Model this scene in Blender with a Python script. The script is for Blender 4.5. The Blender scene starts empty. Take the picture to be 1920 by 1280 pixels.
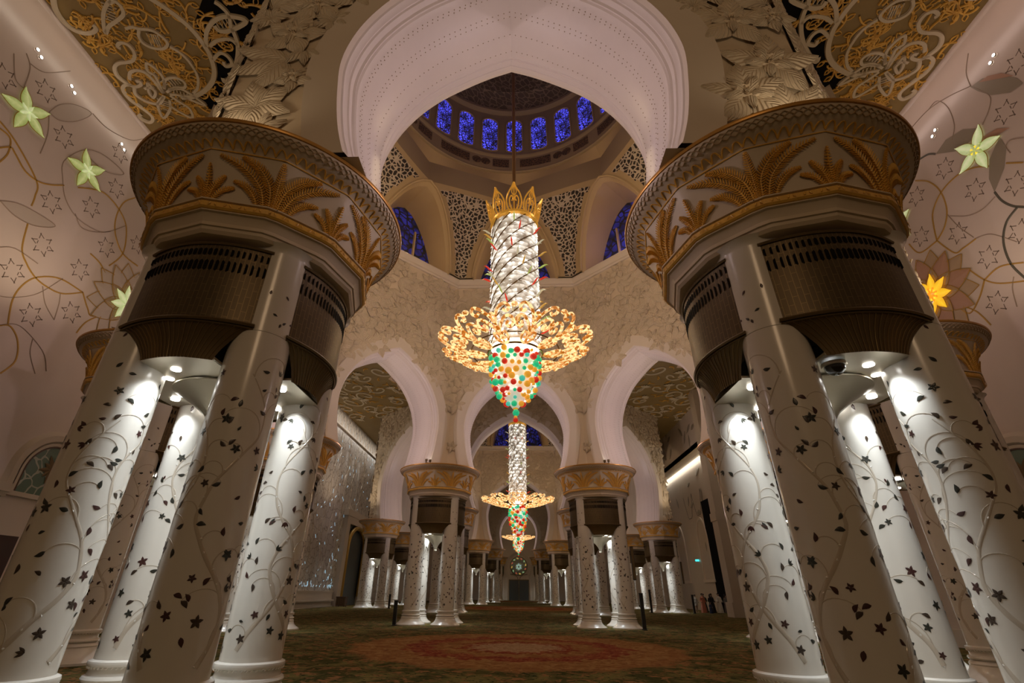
# Prayer hall with clustered columns, horseshoe arches and crystal chandeliers. Metres; camera at the origin looks along +Y.
WORLD_E = .055; CH_E = 4000.; ENTRY_K = .16; ARCH_E = 400.; COVE_E = 115.; DOME_E = 42.; SPOT_E = 160.; EXPO = 0.; BAY_E = 330.; WASH_E = 500.; GRAZE_E = 26.
import bpy, math, random
from math import sin, cos, pi, radians, sqrt, hypot, atan2, tan
from mathutils import Vector, Matrix
S = bpy.context.scene
COL = S.collection
rnd = random.Random(11)

# ------------------------------------------------------------------ mesh builder
class MB:
    def __init__(s):
        s.v = []; s.f = []; s.m = []; s.uv = []
    def add(s, vs, fs, mi=0, uv=None):
        o = len(s.v)
        s.v += [tuple(p) for p in vs]
        s.uv += list(uv) if uv else [(0., 0.)] * len(vs)
        s.f += [tuple(i + o for i in f) for f in fs]
        s.m += [mi] * len(fs)
    def grid(s, rows, cu=False, cv=False, mi=0, uv=None, mfun=None):
        R = len(rows); N = len(rows[0])
        vs = [p for r in rows for p in r]
        uvs = [p for r in uv for p in r] if uv else None
        o = len(s.v)
        s.v += [tuple(p) for p in vs]
        s.uv += uvs if uvs else [(0., 0.)] * len(vs)
        for j in range(R if cv else R - 1):
            for i in range(N if cu else N - 1):
                a = j * N + i; b = j * N + (i + 1) % N
                c = ((j + 1) % R) * N + (i + 1) % N; d = ((j + 1) % R) * N + i
                s.f.append((o + a, o + b, o + c, o + d))
                s.m.append(mfun(j, i) if mfun else mi)
    def lathe(s, prof, n=24, mi=0, c=(0, 0), a0=0., a1=2 * pi):
        full = abs(a1 - a0 - 2 * pi) < 1e-6
        k = n if full else n + 1
        rows = [[(c[0] + r * cos(a0 + (a1 - a0) * i / n), c[1] + r * sin(a0 + (a1 - a0) * i / n), z) for i in range(k)] for r, z in prof]
        uv = [[(i / n * 2 * pi * max(r, .05), z) for i in range(k)] for r, z in prof]
        s.grid(rows, cu=full, mi=mi, uv=uv)
    def box(s, x0, x1, y0, y1, z0, z1, mi=0):
        vs = [(x, y, z) for z in (z0, z1) for y in (y0, y1) for x in (x0, x1)]
        s.add(vs, [(0, 2, 3, 1), (4, 5, 7, 6), (0, 1, 5, 4), (2, 6, 7, 3), (0, 4, 6, 2), (1, 3, 7, 5)], mi)
    def tube(s, pts, r, n=6, mi=0, closed=False, rf=None):
        P = [Vector(p) for p in pts]; L = len(P)
        if L < 2: return
        rows = []; up = None
        for i in range(L):
            if closed: t = P[(i + 1) % L] - P[i - 1]
            else: t = P[min(i + 1, L - 1)] - P[max(i - 1, 0)]
            if t.length < 1e-9: t = Vector((0, 0, 1))
            t.normalize()
            if up is None:
                up = Vector((0, 0, 1)) if abs(t.z) < .9 else Vector((1, 0, 0))
            a = t.cross(up)
            if a.length < 1e-6: a = t.orthogonal()
            a.normalize(); b = a.cross(t); up = b.copy()
            q = r * (rf(i / (L - 1)) if rf else 1)
            rows.append([P[i] + (a * cos(2 * pi * k / n) + b * sin(2 * pi * k / n)) * q for k in range(n)])
        s.grid(rows, cu=True, cv=closed, mi=mi)
        if not closed:
            o = len(s.v) - L * n
            s.f.append(tuple(o + k for k in range(n))[::-1]); s.m.append(mi)
            s.f.append(tuple(o + (L - 1) * n + k for k in range(n))); s.m.append(mi)
    def strip(s, pts, w, M, h=.02, mi=0, wf=None, bevel=.7):
        """raised ribbon along 2-D pts on the surface M(u, v, height)"""
        L = len(pts); rows = []
        for i in range(L):
            a = pts[max(i - 1, 0)]; b = pts[min(i + 1, L - 1)]
            dx, dy = b[0] - a[0], b[1] - a[1]; l = hypot(dx, dy) or 1
            nx, ny = -dy / l, dx / l
            q = w / 2 * (wf(i / max(L - 1, 1)) if wf else 1)
            x, y = pts[i]
            rows.append([M(x + nx * q, y + ny * q, 0), M(x + nx * q * bevel, y + ny * q * bevel, h), M(x - nx * q * bevel, y - ny * q * bevel, h), M(x - nx * q, y - ny * q, 0)])
        s.grid(rows, mi=mi)
    def leaf(s, x, y, ang, L, W, M, h=.01, mi=0, n=6, sharp=.8, bend=0.):
        """flat leaf outline lying on surface M, root at x,y"""
        ca, sa = cos(ang), sin(ang); vs = []; fs = []; uv = []
        for i in range(n + 1):
            t = i / n
            q = W / 2 * sin(pi * t ** sharp)
            off = bend * L * sin(pi * t) * .5
            for sg in (-1, 0, 1):
                px, py = t * L, sg * q + off
                vs.append(M(x + px * ca - py * sa, y + px * sa + py * ca, h + (h * .8 if sg == 0 else 0)))
                uv.append((sg, t * 1.0))
        for i in range(n):
            for k in (0, 1):
                a = i * 3 + k
                fs.append((a, a + 1, a + 4, a + 3))
        s.add(vs, fs, mi, uv)
    def build(s, name, mats, parent=None, loc=None, smooth=40, rotz=0.):
        me = bpy.data.meshes.new(name)
        me.from_pydata(s.v, [], s.f)
        for m in (mats if isinstance(mats, (list, tuple)) else [mats]): me.materials.append(m)
        me.polygons.foreach_set('material_index', s.m)
        if any(u != (0., 0.) for u in s.uv):
            at = me.attributes.new('pat', 'FLOAT_VECTOR', 'POINT')
            at.data.foreach_set('vector', [c for u in s.uv for c in (u[0], u[1], 0.)])
        if smooth:
            me.polygons.foreach_set('use_smooth', [True] * len(me.polygons))
            me.set_sharp_from_angle(angle=radians(smooth))
        me.update()
        return link(name, me, parent, loc, rotz)

def link(name, data, parent=None, loc=None, rotz=0.):
    o = bpy.data.objects.new(name, data); COL.objects.link(o)
    if parent: o.parent = parent
    if loc: o.location = loc
    if rotz: o.rotation_euler = (0, 0, rotz)
    return o
def tag(o, label=None, cat=None, group=None, kind=None):
    if label: o['label'] = label
    if cat: o['category'] = cat
    if group: o['group'] = group
    if kind: o['kind'] = kind
    return o
def empty(name, loc=(0, 0, 0), rotz=0.):
    o = bpy.data.objects.new(name, None); COL.objects.link(o)
    o.location = loc; o.rotation_euler = (0, 0, rotz); o.empty_display_size = .3
    return o
def kids(o): return [c for c in bpy.data.objects if c.parent == o]
def copy_tree(o, parent=None):
    c = o.copy(); COL.objects.link(c); c.parent = parent
    for ch in KIDS.get(o.name) or []: copy_tree(ch, c)
    return c
KIDS = {}
def index_kids():
    KIDS.clear()
    for o in bpy.data.objects:
        if o.parent: KIDS.setdefault(o.parent.name, []).append(o)

def cr(pts, n=6, closed=False):
    """Catmull-Rom through 2-D or 3-D points"""
    P = [tuple(p) for p in pts]; L = len(P); out = []
    g = (lambda i: P[i % L]) if closed else (lambda i: P[min(max(i, 0), L - 1)])
    for i in range(L if closed else L - 1):
        a, b, c, d = g(i - 1), g(i), g(i + 1), g(i + 2)
        for k in range(n):
            t = k / n
            out.append(tuple(.5 * (2 * b[j] + (c[j] - a[j]) * t + (2 * a[j] - 5 * b[j] + 4 * c[j] - d[j]) * t * t + (3 * b[j] - a[j] - 3 * c[j] + d[j]) * t ** 3) for j in range(len(b))))
    if not closed: out.append(P[-1])
    return out
def lerp(a, b, t): return a + (b - a) * t
def interp(tab, x):
    for (a, b), (c, d) in zip(tab, tab[1:]):
        if x <= c: return b + (d - b) * (x - a) / (c - a) if c > a else d
    return tab[-1][1]

# ------------------------------------------------------------------ materials
MATS = {}
def nodes(m): return m.node_tree.nodes, m.node_tree.links
def mat(name, col, rough=.6, metal=0., em=None, es=0., noise=0., nscale=3., bump=0., bscale=30., coat=0., spec=.5, sample=False):
    m = bpy.data.materials.new(name); m.use_nodes = True
    N, L = nodes(m); b = N['Principled BSDF']
    b.inputs['Base Color'].default_value = (*col, 1); b.inputs['Roughness'].default_value = rough
    b.inputs['Metallic'].default_value = metal; b.inputs['Coat Weight'].default_value = coat
    b.inputs['Coat Roughness'].default_value = .12
    b.inputs['Specular IOR Level'].default_value = spec
    if noise or bump:
        tc = N.new('ShaderNodeTexCoord')
    if noise:
        t = N.new('ShaderNodeTexNoise'); t.inputs['Scale'].default_value = nscale; t.inputs['Detail'].default_value = 6
        L.new(tc.outputs['Object'], t.inputs['Vector'])
        mx = N.new('ShaderNodeMix'); mx.data_type = 'RGBA'
        mx.inputs[6].default_value = (*[c * (1 - noise) for c in col], 1); mx.inputs[7].default_value = (*[min(1, c * (1 + noise)) for c in col], 1)
        L.new(t.outputs['Fac'], mx.inputs[0]); L.new(mx.outputs[2], b.inputs['Base Color'])
    if bump:
        t = N.new('ShaderNodeTexNoise'); t.inputs['Scale'].default_value = bscale; t.inputs['Detail'].default_value = 4
        L.new(tc.outputs['Object'], t.inputs['Vector'])
        bp = N.new('ShaderNodeBump'); bp.inputs['Strength'].default_value = bump; bp.inputs['Distance'].default_value = .03
        L.new(t.outputs['Fac'], bp.inputs['Height']); L.new(bp.outputs[0], b.inputs['Normal'])
    if em:
        b.inputs['Emission Color'].default_value = (*em, 1); b.inputs['Emission Strength'].default_value = es
    if not sample:
        m.cycles.emission_sampling = 'NONE'
    MATS[name] = m
    return m
def ramp(N, stops, interp='LINEAR'):
    r = N.new('ShaderNodeValToRGB'); e = r.color_ramp; e.interpolation = interp
    e.elements[0].position, e.elements[0].color = stops[0][0], (*stops[0][1], 1)
    e.elements[1].position, e.elements[1].color = stops[1][0], (*stops[1][1], 1)
    for p, c in stops[2:]:
        q = e.elements.new(p); q.color = (*c, 1)
    return r
def math_(N, L, op, a, b=None, c=None):
    n = N.new('ShaderNodeMath'); n.operation = op
    for i, x in enumerate((a, b, c)):
        if x is None: continue
        if isinstance(x, (int, float)): n.inputs[i].default_value = x
        else: L.new(x, n.inputs[i])
    return n.outputs[0]

PL = (.72, .59, .43)
plaster = mat('cream plaster', PL, .62, noise=.06, nscale=.8, bump=.12, bscale=14)
plaster_trim = mat('smooth cream plaster', (.74, .64, .53), .5, noise=.04, nscale=1.5)
soffit_m = mat('arch soffit plaster', (.76, .67, .60), .38, noise=.04, nscale=2.)
marble = mat('white marble shaft', (.74, .69, .61), .26, noise=.05, nscale=1.2, coat=.35)
marble_wall = mat('glossy cream marble', (.66, .55, .47), .28, noise=.08, nscale=.5, coat=.25)
lower_wall = mat('plain cream marble', (.62, .53, .43), .45, noise=.06, nscale=.6)
gold_paint = mat('ochre gilding', (.74, .42, .07), .45, .0, noise=.25, nscale=9)
gold_edge = mat('gold rim', (.50, .25, .05), .36, .45, noise=.15, nscale=6)
cap_m = mat('capital plaster', (.60, .49, .35), .5, noise=.05, nscale=3)
pattern_m = mat('tan relief line', (.36, .24, .12), .5)
bronze = mat('dark bronze', (.16, .11, .05), .42, .55)
bronze_hi = mat('polished bronze edge', (.30, .21, .09), .32, .7)
black = mat('black void', (.006, .005, .005), .8, spec=.1)
black_plastic = mat('black casing', (.012, .011, .010), .4)
satin = mat('satin champagne metal', (.62, .56, .44), .34, .75)
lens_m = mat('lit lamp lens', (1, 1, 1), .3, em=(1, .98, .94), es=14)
inlay_dark = [mat('dark green inlay', (.030, .030, .022), .3), mat('dark red inlay', (.060, .022, .018), .3), mat('brown inlay', (.055, .036, .024), .3)]
vine_m = mat('mother of pearl vine', (.60, .52, .42), .14, .1)
pearl_m = mat('bright pearl chip', (.95, .92, .86), .08, .2, coat=.6)
gold_line = mat('gold inlay line', (.50, .29, .06), .35, .2)
thin_line = mat('taupe inlay line', (.36, .27, .20), .5)
dark_line = mat('grey green inlay line', (.11, .10, .075), .45)
slot_m = mat('dark slot', (.17, .12, .085), .8)
petal_beige = mat('beige marble petal', (.46, .33, .21), .3)
petal_rose = mat('rose marble petal', (.47, .27, .18), .3)
petal_grey = mat('grey green marble petal', (.33, .28, .21), .3)
lens_leaf = mat('pale grey marble leaf', (.56, .47, .39), .3)
ceil_base = mat('olive bronze ceiling', (.27, .18, .058), .6, noise=.12, nscale=1.5)
ceil_gold = mat('gilt ceiling vine', (.70, .40, .07), .42, .0)
ceil_cream = mat('cream ceiling scroll', (.60, .50, .34), .5)
ceil_plain = mat('tan plaster ceiling', (.45, .35, .22), .6)
dome_tan = mat('tan dome plaster', (.50, .36, .19), .6, noise=.06, nscale=1.)
dome_dark = mat('brown dome plaster', (.34, .25, .15), .6)
wood = mat('dark carved wood', (.09, .045, .025), .45, noise=.3, nscale=6)
chrome_glass = mat('black glass dome', (.01, .01, .012), .05, coat=1.)
green_sign = mat('lit teal sign', (.02, .3, .3), .4, em=(.05, .75, .80), es=2.2)
dark_panel = mat('dark maroon panel', (.055, .022, .016), .4)
pale_flower = mat('pale inlaid flower', (.55, .50, .46), .4)
gold_door = mat('gilded door jamb', (.42, .25, .05), .35, .5)

def mat_relief():
    m = mat('carved floral plaster', (.76, .63, .46), .6); N, L = nodes(m); b = N['Principled BSDF']
    at = N.new('ShaderNodeAttribute'); at.attribute_name = 'pat'
    sp = N.new('ShaderNodeSeparateXYZ'); L.new(at.outputs['Vector'], sp.inputs[0])
    u = math_(N, L, 'ABSOLUTE', sp.outputs[0])
    ph = math_(N, L, 'SUBTRACT', math_(N, L, 'MULTIPLY', sp.outputs[1], 52.), math_(N, L, 'MULTIPLY', u, 20.))
    w = math_(N, L, 'SINE', ph)
    bp = N.new('ShaderNodeBump'); bp.inputs['Strength'].default_value = .7; bp.inputs['Distance'].default_value = .02
    L.new(w, bp.inputs['Height']); L.new(bp.outputs[0], b.inputs['Normal'])
    return m
relief_m = mat_relief()

def mat_lattice(name, solid, hole, scale, thr, em=0., attr=True, rough=.6):
    """organic leaf-shaped piercing: solid ribs around dark (or lit) openings"""
    m = mat(name, solid, rough); N, L = nodes(m); b = N['Principled BSDF']
    if attr:
        a = N.new('ShaderNodeAttribute'); a.attribute_name = 'pat'; vec = a.outputs['Vector']
    else:
        a = N.new('ShaderNodeTexCoord'); vec = a.outputs['Object']
    nz = N.new('ShaderNodeTexNoise'); nz.inputs['Scale'].default_value = scale * .6
    L.new(vec, nz.inputs['Vector'])
    ad = N.new('ShaderNodeVectorMath'); ad.operation = 'MULTIPLY_ADD'
    L.new(nz.outputs['Color'], ad.inputs[0]); ad.inputs[1].default_value = (.5 / scale * 2,) * 3; L.new(vec, ad.inputs[2])
    vo = N.new('ShaderNodeTexVoronoi'); vo.feature = 'DISTANCE_TO_EDGE'; vo.inputs['Scale'].default_value = scale
    L.new(ad.outputs[0], vo.inputs['Vector'])
    f = math_(N, L, 'GREATER_THAN', vo.outputs['Distance'], thr)
    mx = N.new('ShaderNodeMix'); mx.data_type = 'RGBA'
    mx.inputs[6].default_value = (*solid, 1); mx.inputs[7].default_value = (*hole, 1)
    L.new(f, mx.inputs[0]); L.new(mx.outputs[2], b.inputs['Base Color'])
    bp = N.new('ShaderNodeBump'); bp.inputs['Strength'].default_value = .6; bp.inputs['Distance'].default_value = .05; bp.invert = True
    L.new(f, bp.inputs['Height']); L.new(bp.outputs[0], b.inputs['Normal'])
    if em:
        n2 = N.new('ShaderNodeTexNoise'); n2.inputs['Scale'].default_value = .9; L.new(vec, n2.inputs['Vector'])
        r2 = ramp(N, [(.38, (.012, .012, .09)), (.62, (.07, .07, .75))]); L.new(n2.outputs['Fac'], r2.inputs[0])
        L.new(r2.outputs[0], b.inputs['Emission Color'])
        L.new(math_(N, L, 'MULTIPLY', f, em), b.inputs['Emission Strength'])
    return m
lattice = mat_lattice('pierced plaster screen', (.60, .50, .37), (.035, .025, .015), 3.4, .13)
drum_glass = mat_lattice('blue lit tracery window', (.10, .085, .08), (.02, .02, .10), 4.4, .12, em=1.5)
blue_glass = mat_lattice('blue lit clerestory glass', (.03, .028, .045), (.02, .02, .08), 1.9, .10, em=.20)
inscr = mat_lattice('brown inscription band', (.22, .12, .06), (.07, .045, .03), 5., .08)
dome_floral = mat_lattice('carved dome plaster', (.33, .25, .16), (.15, .11, .07), 2.2, .07)
frost = mat_lattice('floral window glass', (.42, .44, .36), (.13, .20, .15), 2.2, .05, rough=.2)
rose_glass = mat_lattice('stained rose glass', (.35, .28, .12), (.25, .32, .30), 2.4, .06, rough=.2)
door_glass = mat_lattice('pierced door leaf', (.13, .11, .06), (.06, .075, .08), 4., .09, rough=.3)

def mat_crystal_wall():
    m = mat('crystal inlaid wall', (.58, .52, .46), .3, coat=.3); N, L = nodes(m); b = N['Principled BSDF']
    tc = N.new('ShaderNodeTexCoord')
    nz = N.new('ShaderNodeTexNoise'); nz.inputs['Scale'].default_value = 1.3; L.new(tc.outputs['Object'], nz.inputs['Vector'])
    ad = N.new('ShaderNodeVectorMath'); ad.operation = 'ADD'; L.new(tc.outputs['Object'], ad.inputs[0]); L.new(nz.outputs['Color'], ad.inputs[1])
    vo = N.new('ShaderNodeTexVoronoi'); vo.feature = 'DISTANCE_TO_EDGE'; vo.inputs['Scale'].default_value = 1.15
    L.new(ad.outputs[0], vo.inputs['Vector'])
    r = ramp(N, [(.0, (.20, .15, .10)), (.06, (.58, .52, .45))]); L.new(vo.outputs['Distance'], r.inputs[0])
    L.new(r.outputs[0], b.inputs['Base Color'])
    return m
crystal_wall = mat_crystal_wall()

def mat_grille():
    m = mat('bronze honeycomb grille', (.13, .09, .04), .42, .5); N, L = nodes(m); b = N['Principled BSDF']
    a = N.new('ShaderNodeAttribute'); a.attribute_name = 'pat'
    mp = N.new('ShaderNodeMapping'); mp.inputs['Rotation'].default_value = (0, 0, pi / 2); L.new(a.outputs['Vector'], mp.inputs[0])
    br = N.new('ShaderNodeTexBrick'); br.inputs['Scale'].default_value = 1.; br.inputs['Brick Width'].default_value = .26; br.inputs['Row Height'].default_value = .075
    br.inputs['Mortar Size'].default_value = .006; br.inputs['Mortar Smooth'].default_value = .3
    br.inputs['Color1'].default_value = (.085, .058, .026, 1); br.inputs['Color2'].default_value = (.105, .072, .032, 1); br.inputs['Mortar'].default_value = (.17, .118, .05, 1)
    L.new(mp.outputs[0], br.inputs['Vector']); L.new(br.outputs['Color'], b.inputs['Base Color'])
    return m
grille_m = mat_grille()

def mat_carpet():
    m = mat('hand knotted carpet', (.1, .1, .05), .95, spec=.05); N, L = nodes(m); b = N['Principled BSDF']
    tc = N.new('ShaderNodeTexCoord'); P = tc.outputs['Object']
    def noise(sc, d=5, dist=0.):
        t = N.new('ShaderNodeTexNoise'); t.inputs['Scale'].default_value = sc; t.inputs['Detail'].default_value = d; t.inputs['Distortion'].default_value = dist
        L.new(P, t.inputs['Vector']); return t.outputs['Fac']
    def mix(f, a, c):
        x = N.new('ShaderNodeMix'); x.data_type = 'RGBA'
        for i, q in ((6, a), (7, c)):
            if isinstance(q, tuple): x.inputs[i].default_value = (*q, 1)
            else: L.new(q, x.inputs[i])
        L.new(f, x.inputs[0]); return x.outputs[2]
    def step(v, lo, hi):
        n = N.new('ShaderNodeMapRange'); n.inputs[1].default_value = lo; n.inputs[2].default_value = hi; L.new(v, n.inputs[0]); return n.outputs[0]
    n1 = noise(1.1, 6, .8); n2 = noise(2.6, 6, 1.4); n3 = noise(7., 5, 1.)
    green = mix(step(n1, .42, .6), (.060, .058, .016), (.17, .145, .048))
    green = mix(step(n2, .53, .60), green, (.27, .135, .055))
    green = mix(step(n3, .56, .64), green, (.018, .030, .008))
    tan_ = mix(step(n2, .42, .62), (.23, .105, .036), (.34, .195, .075))
    tan_ = mix(step(n3, .57, .66), tan_, (.17, .070, .028))
    red = mix(step(n2, .46, .54), (.22, .045, .024), (.30, .11, .05))
    red = mix(step(n3, .5, .6), red, (.15, .024, .016))
    beige = mix(step(n3, .4, .65), (.42, .29, .18), (.26, .15, .08))
    def field(cx, cy):
        sp = N.new('ShaderNodeSeparateXYZ'); L.new(P, sp.inputs[0])
        x = math_(N, L, 'SUBTRACT', sp.outputs[0], cx); y = math_(N, L, 'SUBTRACT', sp.outputs[1], cy)
        r = math_(N, L, 'SQRT', math_(N, L, 'ADD', math_(N, L, 'MULTIPLY', x, x), math_(N, L, 'MULTIPLY', y, y)))
        an = math_(N, L, 'ARCTAN2', y, x)
        lob = math_(N, L, 'MULTIPLY', math_(N, L, 'ABSOLUTE', math_(N, L, 'SINE', math_(N, L, 'MULTIPLY', an, 8.))), .35)
        r = math_(N, L, 'ADD', r, lob)
        return math_(N, L, 'ADD', r, math_(N, L, 'MULTIPLY', math_(N, L, 'SUBTRACT', n2, .5), 1.6))
    col = green
    for cx, cy, k in ((0, 18.9, 1.), (0, 61.5, 1.4), (0, 104, 1.)):
        r = field(cx, cy)
        col = mix(step(r, 5.75 * k, 5.6 * k), col, tan_)
        col = mix(step(r, 3.95 * k, 3.85 * k), col, red)
        col = mix(step(r, 3.1 * k, 2.95 * k), col, tan_)
        col = mix(step(r, 2.2 * k, 2.1 * k), col, red)
        col = mix(step(r, 1.75 * k, 1.65 * k), col, beige)
    L.new(col, b.inputs['Base Color'])
    bp = N.new('ShaderNodeBump'); bp.inputs['Strength'].default_value = .25; bp.inputs['Distance'].default_value = .02
    L.new(noise(90, 2), bp.inputs['Height']); L.new(bp.outputs[0], b.inputs['Normal'])
    return m
carpet = mat_carpet()

def mat_glow(name, c1, c2, s1, s2, scale, thr=(.4, .6), base=(.8, .8, .8)):
    m = mat(name, base, .2); N, L = nodes(m); b = N['Principled BSDF']
    tc = N.new('ShaderNodeTexCoord')
    vo = N.new('ShaderNodeTexVoronoi'); vo.inputs['Scale'].default_value = scale; L.new(tc.outputs['Object'], vo.inputs['Vector'])
    sp = N.new('ShaderNodeSeparateXYZ'); L.new(vo.outputs['Color'], sp.inputs[0])
    r = ramp(N, [(thr[0], c1), (thr[1], c2)]); L.new(sp.outputs[0], r.inputs[0])
    L.new(r.outputs[0], b.inputs['Emission Color'])
    mr = N.new('ShaderNodeMapRange'); mr.inputs[1].default_value = thr[0]; mr.inputs[2].default_value = thr[1]; mr.inputs[3].default_value = s1; mr.inputs[4].default_value = s2
    L.new(sp.outputs[0], mr.inputs[0]); L.new(mr.outputs[0], b.inputs['Emission Strength'])
    return m
crystal = mat_glow('lit crystal scales', (.55, .46, .34), (1., .95, .86), .12, 1.7, 4.5, (.1, 1.))
crystal_core = mat('lit crystal core', (.9, .9, .9), .2, em=(1, .80, .5), es=.05)
scroll_glow = mat_glow('lit gold scrollwork', (1., .26, .02), (1., .74, .34), .38, 1.15, 9., (.2, .7), base=(.6, .35, .1))
bead_heart = mat('dim crystal drop core', (.8, .78, .72), .15, em=(1, .9, .72), es=.42)
brass_dark = mat('dark brass', (.20, .12, .035), .35, .6)
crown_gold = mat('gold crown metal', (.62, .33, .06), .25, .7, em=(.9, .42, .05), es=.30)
bead_cols = {'red': ((.5, .02, .02), (.75, .03, .015)), 'green': ((.02, .45, .22), (.02, .70, .30)), 'amber': ((.7, .3, .03), (1., .45, .04)), 'turquoise': ((.1, .5, .42), (.08, .75, .55)), 'clear': ((.8, .75, .7), (1., .92, .8))}
bead_m = {k: mat(k + ' glass bead', a, .08, em=b, es=.55 if k != 'clear' else .9, coat=.8) for k, (a, b) in bead_cols.items()}
leaf_glass = {k: mat(k + ' glass leaf', a, .15, em=a, es=.5) for k, a in (('scarlet', (.70, .04, .02)), ('lime', (.38, .50, .12)), ('amber', (.60, .34, .06)), ('pale', (.55, .52, .35)))}
def mat_star(name, c1, c2, es):
    m = mat(name, c1, .3); N, L = nodes(m); b = N['Principled BSDF']
    a = N.new('ShaderNodeAttribute'); a.attribute_name = 'pat'
    sp = N.new('ShaderNodeSeparateXYZ'); L.new(a.outputs['Vector'], sp.inputs[0])
    nz = N.new('ShaderNodeTexNoise'); nz.inputs['Scale'].default_value = 6.; nz.inputs['Detail'].default_value = 5
    tc = N.new('ShaderNodeTexCoord'); L.new(tc.outputs['Object'], nz.inputs['Vector'])
    u = math_(N, L, 'MULTIPLY', math_(N, L, 'ABSOLUTE', sp.outputs[0]), .5)
    f = math_(N, L, 'ADD', u, math_(N, L, 'MULTIPLY', nz.outputs['Fac'], .5))
    r = ramp(N, [(.2, c2), (.8, c1)]); L.new(f, r.inputs[0])
    L.new(r.outputs[0], b.inputs['Emission Color']); L.new(r.outputs[0], b.inputs['Base Color']); b.inputs['Emission Strength'].default_value = es
    return m
star_green = mat_star('backlit green onyx petal', (.28, .36, .08), (.58, .64, .27), .42)
star_pale = mat_star('backlit pale onyx petal', (.38, .46, .18), (.68, .74, .42), .55)
star_yellow = mat_star('backlit yellow onyx petal', (.85, .42, .01), (.95, .60, .03), .75)
star_orange = mat_star('backlit orange onyx petal', (.70, .20, .01), (.85, .35, .02), .8)
star_heart = mat('backlit yellow heart', (.9, .75, .05), .3, em=(.95, .68, .04), es=.9)
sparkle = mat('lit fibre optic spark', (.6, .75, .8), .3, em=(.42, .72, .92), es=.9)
cove_m = mat('lit cove strip', (1, 1, 1), .4, em=(1, .95, .84), es=7., sample=True)
# ------------------------------------------------------------------ clustered columns
CA, CR = .95, .432            # half spacing and radius of the four shafts
CAPZ = 8.36
def flare(t):
    """apothem of the capital against height 0..1 from neck ring (7.13) to upper line (8.0)"""
    return 1.90 + .245 * (.35 * t + .65 * max(t, 0.) ** 2.)
def oct_r(ap, th):
    k = th % (pi / 6) - pi / 12                              # twelve-sided, corners on the axes
    return ap / cos(k)
def cap_map(u, v, h):
    """u = arc length round the capital at radius 2, v = 0..1 up the flare"""
    th = u / 2.; z = 7.13 + .87 * v
    r = oct_r(flare(v), th) + h * .8
    return (r * cos(th), r * sin(th), z - h * .6)

def shaft_inlay(seed):
    q = random.Random(seed)
    W_ = MB()
    class Lay:                                                # inlay layers all go into the shaft's own mesh
        def __init__(s, mi): s.mi = mi
        def strip(s, *a, **k): W_.strip(*a, mi=s.mi, **k)
        def leaf(s, *a, mi=0, **k): W_.leaf(*a, mi=s.mi + mi, **k)
    vines, pearls, leaves = Lay(1), Lay(2), Lay(3)
    def M(u, v, h): a = u / CR; return ((CR + h) * cos(a), (CR + h) * sin(a), v)
    stems = []
    for k in range(3):
        u = q.uniform(0, 2 * pi * CR); u = k * 2 * pi * CR / 3 + q.uniform(-.3, .3); v = .85; pts = [(u, v)]; ph = q.uniform(0, 6)
        top = q.uniform(3.2, 4.45)
        while v < top:
            v += .22; u += .16 * sin(v * 2.6 + ph) + q.uniform(-.03, .03); pts.append((u, v))
        P = cr(pts, 4); stems.append(P)
        vines.strip(P, .055, M, .003, wf=lambda t: 1.25 - 1.0 * t)
        for (a, b) in P[::3]:
            if q.random() < .5: pearls.leaf(a + q.uniform(-.015, .015), b, q.uniform(0, 6), .035, .025, M, .004, n=2)
        for (a, b) in P[3::5]:
            sg = q.choice((-1, 1)); l = q.uniform(.25, .75); pp = []
            for i in range(14):
                t = i / 13; an = pi / 2 - sg * (2.9 * t ** 1.2); pp.append((a, b)); a += cos(an) * l / 10; b += sin(an) * l / 10 * (1 - .2 * t)
            vines.strip(pp, .018, M, .003, wf=lambda t: 1 - .6 * t)
            leaves.leaf(pp[-1][0], pp[-1][1], q.uniform(0, 6.2), .11, .055, M, .004, mi=q.choice((0, 0, 1, 2)), n=5, bend=.25)
    n = 0; placed = []
    for _ in range(900):
        v = .85 + 3.75 * q.random() ** 1.45; u = q.uniform(0, 2 * pi * CR)
        if any((u - a) ** 2 + (v - b) ** 2 < .032 for a, b in placed): continue
        placed.append((u, v)); n += 1
        if n > 74: break
        k = q.random(); mi = q.choice((0, 0, 1, 2)); a0 = q.uniform(0, 6.3)
        if k < .33:
            L = q.uniform(.05, .08)
            for i in range(5): leaves.leaf(u, v, a0 + i * 2 * pi / 5, L, L * .55, M, .004, mi=mi, n=4)
        elif k < .85:
            L = q.uniform(.07, .115); leaves.leaf(u, v, a0, L, L * .5, M, .004, mi=mi, n=5, bend=q.choice((0, .25, -.25)))
        else:
            for da in (-.6, 0, .6): leaves.leaf(u, v, a0 + da, .09, .035, M, .004, mi=mi, n=4)
    for _ in range(16):   # sparse motifs on the upper drum side of the shaft
        v = q.uniform(4.7, 6.3); u = q.uniform(0, 2 * pi * CR)
        leaves.leaf(u, v, q.uniform(0, 6), .08, .04, M, .004, mi=q.choice((0, 1, 2)), n=4)
    return W_

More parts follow.
